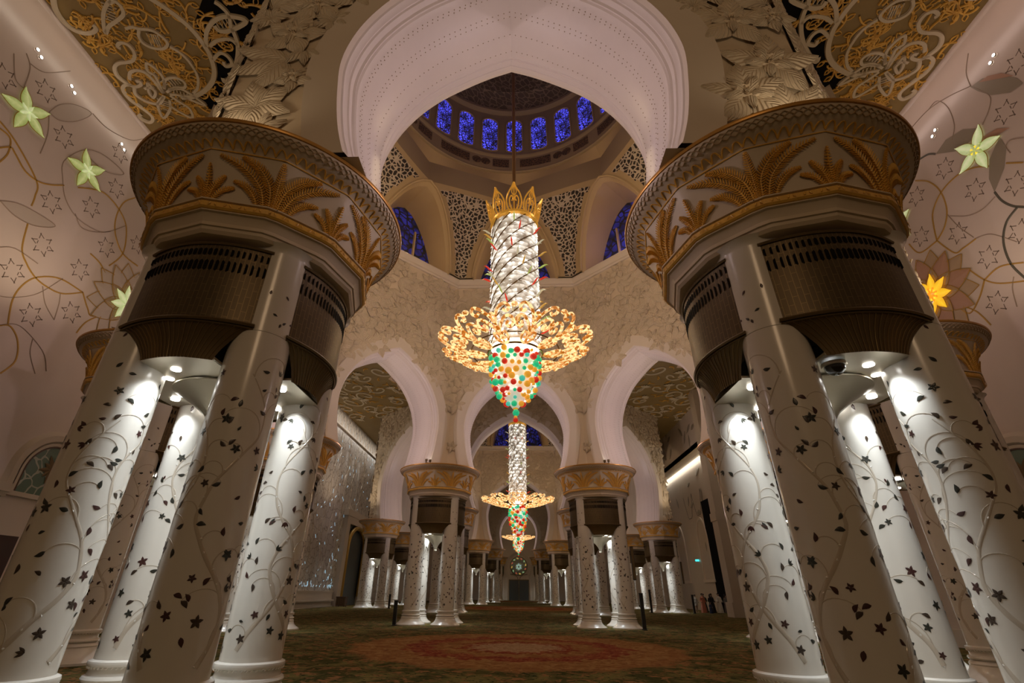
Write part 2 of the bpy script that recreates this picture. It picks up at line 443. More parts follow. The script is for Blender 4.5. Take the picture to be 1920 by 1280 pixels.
def build_column():
    root = empty('clustered_column')
    # four shafts
    shb = MB()
    shb.lathe([(.80, 0), (.80, .05), (.74, .09), (.64, .15), (.56, .24), (.52, .33), (.53, .36), (.50, .40), (.47, .43)], 40)
    shb.lathe([(.455, .43), (.50, .44), (.515, .47), (.50, .50), (.46, .515), (.45, .56), (.455, .61), (.487, .625), (.495, .655), (.487, .685), (.45, .70), (CR, .705)], 40)
    for k in range(48):                                        # rope moulding under the ring
        a = k * 2 * pi / 48
        shb.tube([(.472 * cos(a), .472 * sin(a), .60), (.478 * cos(a + .05), .478 * sin(a + .05), .625)], .012, 4)
    first = None
    for k, (sx, sy) in enumerate(((-1, -1), (1, -1), (1, 1), (-1, 1))):
        loc = (sx * CA, sy * CA, 0)
        one = MB(); one.lathe([(CR, .70), (CR, 5.06)], 40); w_ = shaft_inlay(100 + k)
        o_ = len(one.v); one.v += w_.v; one.uv += [(0., 0.)] * len(w_.v); one.f += [tuple(i + o_ for i in f) for f in w_.f]; one.m += w_.m
        s0 = one.build('shaft', [marble, vine_m, pearl_m] + inlay_dark, root, loc)
        if first is None: first = shb.build('shaft_base', marble, s0).data
        else: link('shaft_base', first, s0)
    # drum where the four shafts merge
    dr = MB(); rows = []
    def hull(r, z):
        out = []
        for cx, cy, a0 in ((1, 1, 0), (-1, 1, pi / 2), (-1, -1, pi), (1, -1, 3 * pi / 2)):
            for i in range(9): out.append((cx * CA + r * cos(a0 + i * pi / 16), cy * CA + r * sin(a0 + i * pi / 16), z))
        return out
    for r, z in ((.1, 5.06), (CR - .01, 5.06), (CR, 5.07), (CR, 6.52), (CR + .03, 6.6), (CR + .1, 6.66)): rows.append(hull(r, z))
    dr.grid(rows, cu=True)
    dr.build('drum', marble, root)
    # octagonal collar mouldings and capital
    co = MB()
    def octo(mb, prof, n=64, mi=0, a_off=0.):
        rows = [[(oct_r(ap, 2 * pi * i / n) * cos(2 * pi * i / n), oct_r(ap, 2 * pi * i / n) * sin(2 * pi * i / n), z) for i in range(n)] for ap, z in prof]
        mb.grid(rows, cu=True, mi=mi)
    octo(co, [(1.2, 6.60), (1.66, 6.60), (1.72, 6.62), (1.76, 6.67), (1.77, 6.72), (1.80, 6.73), (1.79, 6.80), (1.82, 6.88), (1.86, 6.93), (1.90, 6.94), (1.90, 6.97)])
    co.build('collar', cap_m, root, smooth=25)
    nr = MB(); octo(nr, [(1.88, 6.96), (1.92, 6.965), (1.95, 6.99), (1.95, 7.08), (1.92, 7.10)], mi=0)
    octo(nr, [(1.92, 7.10), (1.97, 7.105), (1.97, 7.13), (1.88, 7.14)], mi=1)
    for k in range(112):
        a = 2 * pi * k / 112; r = oct_r(1.955, a)
        nr.leaf(a * 2, 0, pi / 2 + .5 * (-1) ** k, .07, .035, lambda u, v, h: ((r + h) * cos(u / 2), (r + h) * sin(u / 2), 7.00 + v), .008, mi=0, n=3)
        if k % 2 == 0: nr.box(r * cos(a) - .008, r * cos(a) + .008, r * sin(a) - .008, r * sin(a) + .008, 7.11, 7.126, 2)
    nr.build('neck_ring', [gold_paint, cap_m, black], root, smooth=25)
    ca = MB(); n = 128
    rows = []
    for i in range(13):
        t = i / 12; rows.append([(oct_r(flare(t), 2 * pi * k / n) * cos(2 * pi * k / n), oct_r(flare(t), 2 * pi * k / n) * sin(2 * pi * k / n), 7.13 + .87 * t) for k in range(n)])
    for t, R, z in ((.4, 2.28, 8.06), (.8, 2.36, 8.11), (1., 2.42, 8.15), (1., 2.475, 8.21), (1., 2.51, 8.27), (1., 2.52, 8.29)):
        rows.append([(lerp(oct_r(2.16, 2 * pi * k / n), R, t) * cos(2 * pi * k / n), lerp(oct_r(2.16, 2 * pi * k / n), R, t) * sin(2 * pi * k / n), z) for k in range(n)])
    ca.grid(rows, cu=True)
    cap = ca.build('capital', cap_m, root, smooth=35)
    rim = MB(); rim.lathe([(2.50, 8.28), (2.54, 8.285), (2.552, 8.31), (2.55, 8.345), (2.53, CAPZ), (0.0, CAPZ)], 128)
    rim.build('capital_rim', gold_edge, root, smooth=35)
    # scallops, octagon line and lattice band
    def band_map(u, v, h):
        th = u / 2.; pts = ((oct_r(2.145, th), 8.0), (lerp(oct_r(2.16, th), 2.28, .4), 8.06), (lerp(oct_r(2.16, th), 2.36, .8), 8.11), (2.42, 8.15), (2.475, 8.21), (2.515, 8.28))
        x = min(max(v, 0), .9999) * 5; i = int(x); t = x - i
        r = lerp(pts[i][0], pts[i + 1][0], t) + h * .7; z = lerp(pts[i][1], pts[i + 1][1], t) - h * .7
        return (r * cos(th), r * sin(th), z)
    sc = MB(); N = 84; w = 4 * pi / N
    for k in range(N):
        sc.strip([(k * w + w * i / 8, .12 + .30 * abs(sin(pi * i / 8)) ** .8) for i in range(9)], .026, band_map, .012)
    sc.strip([(4 * pi * i / 132, .03) for i in range(133)], .05, lambda u, v, h: band_map(u, max(v, 0), h), .015)
    sc.build('scalloped_band', gold_paint, cap, smooth=0)
    lb = MB(); N = 120; w = 4 * pi / N
    for k in range(N):
        for sg in (1, -1):
            lb.strip([(k * w + w * .5 + sg * w * .5 * sin(1.35 * pi * i / 8), .60 + .34 * i / 8) for i in range(9)], .020, band_map, .014)
    lb.build('lattice_band', pattern_m, cap, smooth=0)
    # palms on the flare, large and small in turn at the octagon's corners
    pa = MB()
    def frond(u0, v0, pts, L=.13, n=15, mi=0):
        L *= 1.0; n = int(n * 1.6)
        P = cr([(u0 + a, v0 + b) for a, b in pts], 6); m = len(P) - 1
        pa.strip(P, .03, cap_map, .03, wf=lambda t: 1.2 - .9 * t)
        for i in range(1, n + 1):
            t = i / (n + 1); x = t * m; j = int(x); f = x - j
            x0 = lerp(P[j][0], P[j + 1][0], f); y0 = lerp(P[j][1], P[j + 1][1], f)
            an = atan2((P[j + 1][1] - P[j][1]), P[j + 1][0] - P[j][0])
            l = L * (max(0., sin(pi * (.12 + .86 * t))) ** .7)
            for sg in (1, -1): pa.leaf(x0, y0, an + sg * .85, l, .028, cap_map, .022, n=3)
    for k in range(12):
        u0 = 2 * k * pi / 6
        if k % 2 == 0:
            frond(u0, .0, [(0, 0), (0, .45), (0, .96)], .12)
            for sg in (1, -1):
                frond(u0, .0, [(sg * .06, 0), (sg * .12, .45), (sg * .34, .80), (sg * .60, .96)], .14, 17)
                frond(u0, .0, [(sg * .14, 0), (sg * .26, .42), (sg * .56, .76), (sg * .92, .93)], .14, 17)
                frond(u0, .0, [(sg * .24, 0), (sg * .34, .24), (sg * .50, .42), (sg * .68, .48)], .11, 11)
        else:
            frond(u0, .0, [(0, 0), (0, .3), (0, .76)], .10, 11)
            for sg in (1, -1):
                frond(u0, .0, [(sg * .04, 0), (sg * .10, .3), (sg * .24, .56)], .10, 10)
                frond(u0, .0, [(sg * .09, 0), (sg * .22, .24), (sg * .40, .34)], .09, 9)
    pa.build('palm_frieze', gold_paint, cap, smooth=0)
    # four bronze grilles, each with a skirt that tapers in between two shafts
    gr, sk, sl, ed = MB(), MB(), MB(), MB()
    def arc(hw, y, sag, z, n=22):
        return [(hw * (2 * i / n - 1), -(y + sag * (1 - (2 * i / n - 1) ** 2)), z) for i in range(n + 1)]
    rows = [arc(1.0, 1.37, .30, z) for z in (5.12, 5.45, 5.8, 6.15, 6.48)]
    uv = [[(p[0] * 1.1, p[2]) for p in r] for r in rows]
    gr.grid(rows, uv=uv)
    gr.grid([arc(1.0, 1.37, .30, 6.48), arc(1.0, 1.30, .0, 6.49)])
    prof = [(1.04, 1.38, .30, 5.12), (1.0, 1.37, .29, 5.08), (.86, 1.37, .25, 5.0), (.73, 1.36, .20, 4.88), (.63, 1.36, .16, 4.75), (.57, 1.36, .14, 4.64), (.54, 1.36, .13, 4.57)]
    rows = [arc(*p) for p in prof]
    sk.grid(rows, uv=[[(p[0] * 1.1, p[2]) for p in r] for r in rows])
    for i in range(1, 22):
        sk.tube([Vector(r[i]) + Vector((0, -.006, 0)) for r in rows[1:]], .006, 4, mi=1)
    for hw, y, sg, z, r in ((1.02, 1.375, .30, 6.49, .028), (1.045, 1.385, .30, 5.12, .030), (1.03, 1.375, .295, 5.075, .014)):
        gr.tube(arc(hw, y, sg, z), r, 6, mi=1)
    for row, (z0, z1) in enumerate(((6.26, 6.40), (5.97, 6.18))):
        for i in range(25):
            x = -.955 + 1.91 * i / 24; y = -(1.37 + .30 * (1 - x * x)) - .004; w = .030; mz = (z1 - z0) * .16
            gr.add([(x - w, y + .0, z0 + mz), (x, y, z0), (x + w, y, z0 + mz), (x + w, y, z1 - mz), (x, y, z1), (x - w, y, z1 - mz)], [(0, 1, 2, 3, 4, 5)], 2)
    g0 = None
    for k in range(4):
        if g0 is None:
            g = gr.build('grille', [grille_m, bronze, black], root); a = sk.build('grille_skirt', [bronze, bronze_hi], g)
            g0 = (g.data, a.data)
        else:
            g = link('grille', g0[0], root, None, k * pi / 2)
            link('grille_skirt', g0[1], g)
    # soffit with lamps, trumpet below
    so = MB()
    so.grid([arc(.55, 1.34, .13, 4.575, 8) , [(x, -.5, 4.56) for x, _, _ in arc(.57, 0, 0, 0, 8)]])
    so.box(-1.36, 1.36, -.57, .57, 4.585, 4.62); so.box(-.57, .57, -1.36, 1.36, 4.58, 4.62); so.lathe([(1.1, 4.579), (0, 4.579)], 32)
    so.build('soffit', satin, root)
    tr = MB(); tr.lathe([(.0, 4.575), (.76, 4.575), (.80, 4.55), (.80, 4.53), (.73, 4.50), (.50, 4.36), (.26, 4.18), (.15, 4.02), (.09, 3.9), (.06, 3.8), (.08, 3.77), (.06, 3.73), (0, 3.72)], 36)
    tr.build('trumpet', satin, root)
    le = MB(); le.lathe([(.075, 4.578), (.070, 4.555), (0, 4.55)], 14)
    ld = None
    for k in range(4):
            for an in (-101, -127):
                r_ = 1.07 if an == -101 else .89; x, y = r_ * cos(radians(an + 90 * k)), r_ * sin(radians(an + 90 * k))
                if ld is None: o = le.build('lamp_lens', lens_m, root, (x, y, 0)); ld = o.data
                else: link('lamp_lens', ld, root, (x, y, 0))
    return root
PROTO = build_column()
index_kids()

NEAR_Y, OC1, OC2, OC3 = 7.35, 18.9, 61.5, 104.0
R1 = 11.53 / cos(pi / 8); R2_ = 15.05 / cos(pi / 8)
def vert(cy, R, k): a = radians(22.5 + 45 * k); return (R * sin(a), cy + R * cos(a))
COLS = [
 ((-4.886, 7.35), 'white clustered column at the left front, nearest the camera on that side', 1),
 ((4.886, 7.35), 'white clustered column at the right front, nearest the camera on that side', 1),
 ((-4.886, 30.4), 'white clustered column left of the second chandelier, dark post at its foot', 1),
 ((4.886, 30.4), 'white clustered column right of the second chandelier, speaker and post at its outer side', 1),
 ((-11.75, 14.1), 'palm capital peeping out behind the left front column against the flower wall', 1),
 ((11.75, 14.1), 'palm capital peeping out behind the right front column against the flower wall', 1),
 ((-11.75, 23.65), 'column mostly hidden behind the left front column, capital edge showing against the crystal wall', 1),
 ((11.75, 23.65), 'column mostly hidden behind the right front column, capital edge showing beside the lit cove', 1),
 ((-6.2, 46.5), 'column right behind the left second-row column, only an edge of its capital showing', 0),
 ((6.2, 46.5), 'column right behind the right second-row column, only an edge of its capital showing', 0),
 ((-15.1, 55.2), 'distant clustered column beside the gilded side door at the left', 0),
 ((15.1, 55.2), 'distant clustered column beside the group of people at the right', 0),
 ((-15.1, 67.7), 'distant clustered column just right of the one beside the gilded side door', 0),
 ((15.1, 67.7), 'distant clustered column just left of the one beside the group of people', 0),
 ((-6.2, 76.5), 'small far clustered column, outer one of the pair left of the far door', 0),
 ((6.2, 76.5), 'small far clustered column, outer one of the pair right of the far door', 0),
 ((-4.886, 92.5), 'small far clustered column, inner one of the pair left of the far door', 0),
 ((4.886, 92.5), 'small far clustered column, inner one of the pair right of the far door', 0),
 ((-4.886, 113.95), 'tiny farthest column standing against the end wall left of the far door', 0),
 ((4.886, 113.95), 'tiny farthest column standing against the end wall right of the far door', 0),
]
def add_light(name, typ, loc, energy, col, size=.1, rot=None, spot=None, blend=.5, sx=None, sy=None):
    l = bpy.data.lights.new(name, typ); l.energy = energy; l.color = col
    if typ == 'AREA':
        l.shape = 'RECTANGLE'; l.size = sx; l.size_y = sy
    else: l.shadow_soft_size = size
    if spot: l.spot_size = radians(spot); l.spot_blend = blend
    o = link(name, l, None, loc)
    if rot: o.rotation_euler = rot
    return o
WHITE = (.86, .94, 1.0)
for i, ((x, y), lab, near) in enumerate(COLS):
    c = PROTO if i == 0 else copy_tree(PROTO)
    c.location = (x, y, 0)
    if x > 0: c.scale = (-1, 1, 1)                            # the right-hand ones are built mirror-wise
    tag(c, lab, 'column', 'clustered columns of the hall', 'thing')
    for sx in (-1, 1):
        for sy in (-1, 1):
            spots = ((sx * .30, sy * 1.04), (sx * 1.04, sy * .30)) if i < 2 else ((sx * .62, sy * .62),)
            for a, b in spots:
                add_light('column_downlight', 'SPOT', (x + a, y + b, 4.50), SPOT_E / len(spots), WHITE, .05, spot=125, blend=.9)
# ------------------------------------------------------------------ arch walls of the octagons
HALF = [(8.365, 2.66), (9., 2.86), (9.6, 2.99), (10.2, 3.08), (10.9, 3.15), (11.5, 3.10), (12.1, 2.95), (12.7, 2.69), (13.3, 2.30), (13.85, 1.78), (14.35, 1.10), (14.72, .5), (14.95, .0)]
def outline(k, kz=1.):
    P = cr([(w * k, 8.365 + (z - 8.365) * kz) for z, w in HALF], 4)
    P = [(max(x, 0.), z) for x, z in P]
    R = P[::-1]                                               # apex -> right spring
    return [(-x, z) for x, z in P] + R[1:]
def offset(P, d):
    out = []; n = len(P)
    for i, (x, z) in enumerate(P):
        if i == n // 2: out.append((0., z + d * 1.12)); continue
        a = P[max(i - 1, 0)]; b = P[min(i + 1, n - 1)]
        if i < n // 2: b = P[min(i + 1, n // 2)]
        else: a = P[max(i - 1, n // 2)]
        dx, dz = b[0] - a[0], b[1] - a[1]; l = hypot(dx, dz)
        qx, qz = x - dz / l * d, z + dx / l * d
        if i < n // 2: qx = min(qx, 0)
        else: qx = max(qx, 0)
        out.append((qx, max(qz, 8.365)))
    return out
def half_at(z, k=1., kz=1.):
    z = 8.365 + (z - 8.365) / kz
    if z > 14.95: return 0.
    for (z0, w0), (z1, w1) in zip(HALF, HALF[1:]):
        if z <= z1: return k * lerp(w0, w1, (z - z0) / (z1 - z0))
    return 0.
def wall_face(mb, O, n, L, zt):
    m = len(O) // 2
    for sg in (1, -1):
        H = O[m:] if sg > 0 else O[:m + 1][::-1]              # apex -> spring
        wi = max(range(len(H)), key=lambda i: abs(H[i][0]))
        up = H[:wi + 1]; lo = H[wi:]
        mb.grid([[(x, n, z) for x, z in up], [(x, n, zt) for x, z in up]])
        mb.grid([[(x, n, z) for x, z in lo], [(sg * L, n, z) for x, z in lo]])
        x, z = H[wi]
        mb.add([(x, n, z), (sg * L, n, z), (sg * L, n, zt), (x, n, zt)], [(0, 1, 2, 3)])
T8 = tan(pi / 8)
def flower_field(mb, n, sgn, L, z0, zt, k, seed, dens=1., band=1.0, hk=1., kz=1.):
    """carved leaves scattered on the face at depth n; sgn = side the relief stands out to"""
    q = random.Random(seed); placed = []
    def free(x, z, r):
        if abs(x) > L - r * .35 or z > zt - r * .5 or z < z0 + r * .75: return False
        w = half_at(z, k, kz) + band; za = 8.365 + 6.585 * kz
        if z < za + 1.1 and abs(x) < w + r * .22: return False
        if z >= za and hypot(x, z - za) < band * 1.05 + r * .25: return False
        return True
    def petal(x, z, ang, Ln, W, tip, base=.03):
        rows = []; uv = []
        for i in range(8):
            t = i / 7; wv = W / 2 * (sin(pi * (t * .93 + .05) ** .75)); row = []; u_ = []
            for j in range(5):
                s = (j - 2) / 2
                px, pz = t * Ln, s * wv
                h = (base + tip * sin(pi * t * .62) + .06 * (1 - s * s) * sin(pi * min(t * 1.1, 1))) * hk
                if abs(s) > .9: h -= .05 * hk
                row.append((x + px * cos(ang) - pz * sin(ang), n + sgn * h, z + px * sin(ang) + pz * cos(ang))); u_.append((s, t * Ln))
            rows.append(row); uv.append(u_)
        mb.grid(rows, uv=uv)
    tries = int(5200 * dens)
    for r0 in (.85, .7, .48):
        for _ in range(tries // 3):
            x = q.uniform(-L, L); z = q.uniform(z0, zt); r = r0 * q.uniform(.85, 1.1)
            if not free(x, z, r): continue
            if any(hypot(x - a, z - b) < (r + c) * .56 for a, b, c in placed): continue
            placed.append((x, z, r))
            a0 = q.uniform(0, 6.3); kind = q.random()
            np_ = 5 if kind < .5 else (6 if kind < .75 else 3)
            if np_ == 3:
                for da in (-.75, 0, .75): petal(x - cos(a0) * r * .5, z - sin(a0) * r * .5, a0 + da, r * 1.35, r * .62, .09)
            else:
                for i in range(np_): petal(x, z, a0 + i * 2 * pi / np_ + q.uniform(-.1, .1), r * q.uniform(.92, 1.1), r * .66, .10)
                if kind < .5:
                    for i in range(np_): petal(x, z, a0 + (i + .5) * 2 * pi / np_, r * .5, r * .30, .12, .07)
                    pts = [(x + .13 * r * cos(t) + .10 * r * cos(3 * t), n + sgn * .16 * hk, z + .13 * r * sin(t) + .1 * r * sin(3 * t)) for t in [i * 2 * pi / 18 for i in range(18)]]
                    mb.tube(pts, .03, 4, closed=True)
SIDES = {}
def arch_wall(key, A, k, ti, to, zin=22.5, zout=20.3, relief=(1., 1.), kz=1.):
    Li, Lo = (A - ti) * T8, (A + to) * T8
    P = outline(k, kz); W = MB()
    band = .90
    Oi = offset(P, band)
    wall_face(W, Oi, -ti, Li, zin); wall_face(W, Oi, to, Lo, zout)
    W.grid([[(-Li, -ti, zin), (Li, -ti, zin)], [(-Li, -ti + .5, zin), (Li, -ti + .5, zin)], [(-Li, .3, zin), (Li, .3, zin)]])
    # coping under the clerestory
    cop = MB()
    cop.grid([[(sg * ((A - ti + d) * T8 + .0), -ti + d, z) for sg in (-1, 1)] for d, z in ((0, 21.75), (-.10, 21.78), (-.14, 21.9), (-.08, 22.05), (-.18, 22.2), (-.2, 22.45), (-.15, 22.52), (.6, 22.53))])
    Ar = MB()
    # archivolts: flat bands standing slightly proud on both faces
    for n, sg in ((-ti, -1), (to, 1)):
        O = [offset(P, d) for d in (band + .02, band, .24, .20)]
        hs = (0., .10, .10, .0)
        Ar.grid([[(x, n + sg * h, z) for x, z in o] for o, h in zip(O, hs)])
    So = MB()
    D = to + ti
    prof = [(.0, .20), (.03, .17), (.10, .16), (.16, .13), (.19, .14), (.22, .11), (.34, .10), (.38, .06), (.42, .075), (.46, .045), (.62, .04), (.66, .02), (D * .38, .012), (D * .40, .0)]
    full = prof + [(D - d, o) for d, o in prof[::-1]]
    So.grid([[(x, to - d, z) for x, z in offset(P, o)] for d, o in full])
    dots = MB()
    for dd in (.64, .70, D * .40, D * .44, D - D * .40, D - .66):
        o = interp([(a, b) for a, b in full], dd); Q = offset(P, o - .006)
        acc = .1
        for i in range(len(Q) - 1):
            l = hypot(Q[i + 1][0] - Q[i][0], Q[i + 1][1] - Q[i][1]); s = 0
            while acc + (l - s) >= .16:
                s += .16 - acc; acc = 0.; t = s / l
                x, z = lerp(Q[i][0], Q[i + 1][0], t), lerp(Q[i][1], Q[i + 1][1], t)
                if z < 8.5: continue
                nx, nz = -(Q[i + 1][1] - Q[i][1]) / l, (Q[i + 1][0] - Q[i][0]) / l; tx, tz = nz, -nx
                y = to - dd; r = .016
                dots.add([(x + tx * r, y, z + tz * r), (x, y + r, z), (x - tx * r, y, z - tz * r), (x, y - r, z), (x - nx * .012, y, z - nz * .012)], [(0, 1, 4), (1, 2, 4), (2, 3, 4), (3, 0, 4)])
            acc += l - s
    # spring block on the capital
    for sg in (-1, 1):
        W.add([(sg * Li, -ti, 8.365), (sg * P[0][0] * -1, -ti, 8.365), (sg * P[0][0] * -1, to, 8.365), (sg * Lo, to, 8.365)], [(0, 1, 2, 3)])
    rel_o, rel_i = MB(), MB()
    if relief[0]: flower_field(rel_o, to, 1, Lo, 8.75, zout + .3, k, 5, relief[0], hk=.75, kz=kz)
    if relief[1]: flower_field(rel_i, -ti, -1, Li - .05, 9.3, 21.7, k, 9, relief[1], hk=.75, kz=kz)
    SIDES[key] = dict(wall=W, cop=cop, arch=Ar, soffit=So, dots=dots, ro=rel_o, ri=rel_i, A=A, done=None)
def place_side(key, name, cy, k, inner=True, outer=True, cop=True):
    s = SIDES[key]; az = radians(45 * k)
    loc = (s['A'] * sin(az), cy + s['A'] * cos(az), 0); rz = -az
    if s['done'] is None:
        w = s['wall'].build(name, plaster, None, loc, 30, rz); s['done'] = {'wall': w.data}
        for nme, kk, m in (('coping', 'cop', plaster_trim), ('archivolt', 'arch', plaster_trim), ('arch_soffit', 'soffit', soffit_m), ('soffit_dots', 'dots', pattern_m), ('outer_floral_relief', 'ro', relief_m), ('inner_floral_relief', 'ri', relief_m)):
            if not s[kk].f: continue
            o = s[kk].build(nme, m, w, smooth=35 if kk != 'dots' else 0); s['done'][kk] = (nme, o.data)
            if (kk == 'ro' and not outer) or (kk == 'ri' and not inner) or (kk == 'cop' and not cop): bpy.data.objects.remove(o)
    else:
        w = link(name, s['done']['wall'], None, loc, rz)
        for kk, v in s['done'].items():
            if kk == 'wall': continue
            if (kk == 'ro' and not outer) or (kk == 'ri' and not inner) or (kk == 'cop' and not cop): continue
            link(v[0], v[1], w)
    tag(w, kind='structure')
    return w
arch_wall('small', 11.53, 1., 1.1, 1.7)
arch_wall('large', 15.05, 1.46, 1.1, 1.5, relief=(1.1, .6), kz=1.37)
NAMES = ['wall_far', 'wall_far_right', 'wall_right', 'wall_near_right', 'wall_near', 'wall_near_left', 'wall_left', 'wall_far_left']
for k in range(8):
    place_side('small', NAMES[k] + '_arch', OC1, k, inner=k in (0, 1, 7, 2, 6), outer=k in (3, 4, 5, 2, 6, 1, 7))
for k in range(8):
    place_side('large', NAMES[k] + '_arch', OC2, k, inner=k in (0, 1, 7), outer=k in (3, 4, 5, 2, 6))
for k in (3, 4, 5):
    place_side('small', NAMES[k] + '_arch', OC3, k, inner=False, outer=True, cop=False)
# ------------------------------------------------------------------ domes
def dome(cy, s, hz, detail=True):
    """s = plan scale, hz = height scale above the coping"""
    root = tag(empty('dome', (0, cy, 0)), kind='structure')
    z0 = 22.5
    def Z(z): return z0 + (z - z0) * hz
    A0 = 10.43
    def a_ang(t): return 17.8 * max(0., 1 - t ** 1.9) ** .60
    def pend(t, sv):
        w = 22.5 - a_ang(t); az = 22.5 + sv * w
        d = ((az % 45) if (az % 45) < 22.5 else 45 - (az % 45))
        rb = A0 / cos(radians(min(d, 22.5))) - .35
        rho = lerp(rb, 8.85, t ** 1.7)
        return rho, az, 22.5 + (6.1 + .8 * (1 - sv * sv)) * t
    def xyz(rho, az, z): a = radians(az); return (rho * s * sin(a), rho * s * cos(a), Z(z))
    Pn = MB(); nt, ns = 20, 20
    rows, uv = [], []
    for i in range(nt + 1):
        t = i / nt; r, u = [], []
        for j in range(ns + 1):
            rho, az, z = pend(t, 2 * j / ns - 1); r.append(xyz(rho, az, z)); u.append((radians(az - 22.5) * rho * s, Z(z)))
        rows.append(r); uv.append(u)
    def mf(i, j):
        t = (i + .5) / nt; w = radians(22.5 - a_ang(t)) * 9.5; sv = abs(2 * (j + .5) / ns - 1)
        return 1 if (w * (1 - sv) > .42 and t < .95) else 0
    Pn.grid(rows, uv=uv, mfun=mf)
    # rib mouldings along both edges of the screen
    for sv in (-1, 1):
        Pn.tube([xyz(*[(a + (-.06 if q == 0 else 0)) for q, a in enumerate(pend(i / nt, sv))]) for i in range(nt + 1)], .10 * s, 6, 0)
    pm = None
    Rc = MB(); Bg = MB()
    edge = [pend(i / nt, -1) for i in range(nt + 1)]             # at az = a_ang(t)
    loc = [(rho * sin(radians(az)), rho * cos(radians(az)), z) for rho, az, z in edge]
    half = [(x, n, z) for x, n, z in loc]
    prof = [(-x, n, z) for x, n, z in half] + half[::-1][1:]
    back = 12.3
    rws = []
    for f in (0, .12, .12, .5, 1.):
        rws.append([(x * s * (1 if f < .1 else .93), lerp(n, back, f) * s, Z(z - (.0 if f < .1 else .25))) for x, n, z in prof])
    Rc.grid(rws)
    base = rws[-1]
    bx = [(x, back * s - .02, z) for x, n, z in base]
    m = len(bx) // 2
    for i in range(m):
        a, b, c, d = bx[i], bx[i + 1], bx[-2 - i], bx[-1 - i]
        o = len(Bg.v); Bg.add([a, b, c, d], [(0, 1, 2, 3)], uv=[(p[0], p[2]) for p in (a, b, c, d)])
    for x in (-1.1, 1.1): Rc.box((x - .06) * s, (x + .06) * s, back * s - .25, back * s - .05, Z(22.4), Z(26.4))
    for k in range(8):
        rz = -radians(45 * k)
        if pm is None:
            a = Pn.build('pendentive_screen', [dome_tan, lattice], root, smooth=50); b = Rc.build('recess_vault', dome_tan, root); c = Bg.build('clerestory_glass', blue_glass, root, smooth=0)
            pm = (a.data, b.data, c.data)
        else:
            link('pendentive_screen', pm[0], root, None, rz); link('recess_vault', pm[1], root, None, rz); link('clerestory_glass', pm[2], root, None, rz)
    # folded star vault up to the ring
    Fv = MB(); n = 128; C0, C1, C2 = [], [], []
    for i in range(n):
        az = 360 * i / n; sv = ((az % 45) - 22.5) / 22.5
        rho, _, z = pend(1., sv); C0.append(xyz(rho, az, z))
        rr = 9.35 * cos(pi / 8) / cos(radians((az % 45) - 22.5)); C1.append(xyz(rr, az, 31.1)); C2.append(xyz(8.75, az, 31.95))
    mid = [tuple(lerp(a, b, .5) for a, b in zip(p, q)) for p, q in zip(C0, C1)]
    Fv.grid([C0, mid, C1], cu=True, mi=0); Fv.grid([C1, C2], cu=True, mi=1)
    Fv.build('star_vault', [dome_dark, dome_tan], root, smooth=20)
    # ring with inscription
    Rg = MB()
    def L(mb, pr, mi=0): mb.lathe([(r * s, Z(z)) for r, z in pr], 96, mi)
    L(Rg, [(8.8, 31.9), (8.62, 31.92), (8.55, 32.0), (8.62, 32.1), (8.62, 32.22)]); L(Rg, [(8.62, 32.22), (8.62, 33.55)], 0); L(Rg, [(8.62, 33.55), (8.5, 33.7), (8.48, 33.85), (8.55, 34.0), (8.75, 34.02)])
    Rg.build('ring_cornice', [dome_dark], root)
    Ins = MB()
    for k in range(8):
        for a0, a1 in ((3, 20), (33, 42)):
            rows = [[(8.60 * s * sin(radians(45 * k + lerp(a0, a1, i / 8))), 8.60 * s * cos(radians(45 * k + lerp(a0, a1, i / 8))), Z(z)) for i in range(9)] for z in (32.45, 33.35)]
            Ins.grid(rows, uv=[[(radians(45 * k + lerp(a0, a1, i / 8)) * 8.6, z) for i in range(9)] for z in (32.45, 33.35)])
        for a in (24, 29.):
            c = radians(45 * k + a); pts = [(8.58 * s * sin(c + .045 * cos(q)), 8.58 * s * cos(c + .045 * cos(q)), Z(32.9 + .38 * sin(q))) for q in [i * 2 * pi / 16 for i in range(16)]]
            Ins.add(pts, [tuple(range(16))], uv=[(i * .1, .3) for i in range(16)])
    Ins.build('inscription_panel', inscr, root, smooth=0)
    Dr = MB(); L(Dr, [(8.78, 34.0), (8.78, 39.1), (8.6, 39.15), (8.45, 39.3), (8.45, 39.55), (8.62, 39.6)])
    Dr.build('drum', dome_dark, root)
    NW = 26; wm = None
    wmb, wf = MB(), MB(); hw = .70; pts = []
    for i in range(25):
        if i <= 16: a = pi - pi * i / 16; pts.append((hw * cos(a), 37.75 + .62 * sin(a)))
    for i in range(9): pts.append((hw * cos(-pi * i / 8), 34.65 - .3 * sin(pi * i / 8)))
    R_ = 8.72
    def cyl(x, z, d=0.): return ((R_ - d) * s * sin(x / R_), (R_ - d) * s * cos(x / R_), Z(z))
    cz = 36.2
    wmb.add([cyl(x, z) for x, z in pts] + [cyl(0, cz)], [(i, (i + 1) % len(pts), len(pts)) for i in range(len(pts))], uv=[(x, z) for x, z in pts] + [(0, cz)])
    wf.tube([cyl(x, z, .02) for x, z in pts], .06 * s, 5, closed=True)
    for k in range(NW):
        rz = 2 * pi * k / NW
        if wm is None:
            a = wmb.build('drum_window', drum_glass, root, smooth=0); b = wf.build('window_surround', dome_tan, a); wm = (a.data, b.data)
        else:
            a = link('drum_window', wm[0], root, None, rz); link('window_surround', wm[1], a)
    Sh = MB(); pr = [(8.62, 39.55), (8.5, 40.2), (8.15, 41.2), (8.0, 41.3), (8.05, 41.4), (7.7, 42.4), (6.9, 44.), (5.6, 45.8), (3.9, 47.4), (1.9, 48.7), (0., 49.4)]
    L(Sh, pr); Sh.build('dome_shell', dome_floral, root)
    return root
dome(OC1, 1., 1.)
dome(OC2, 13.95 / 10.43, 1.3)
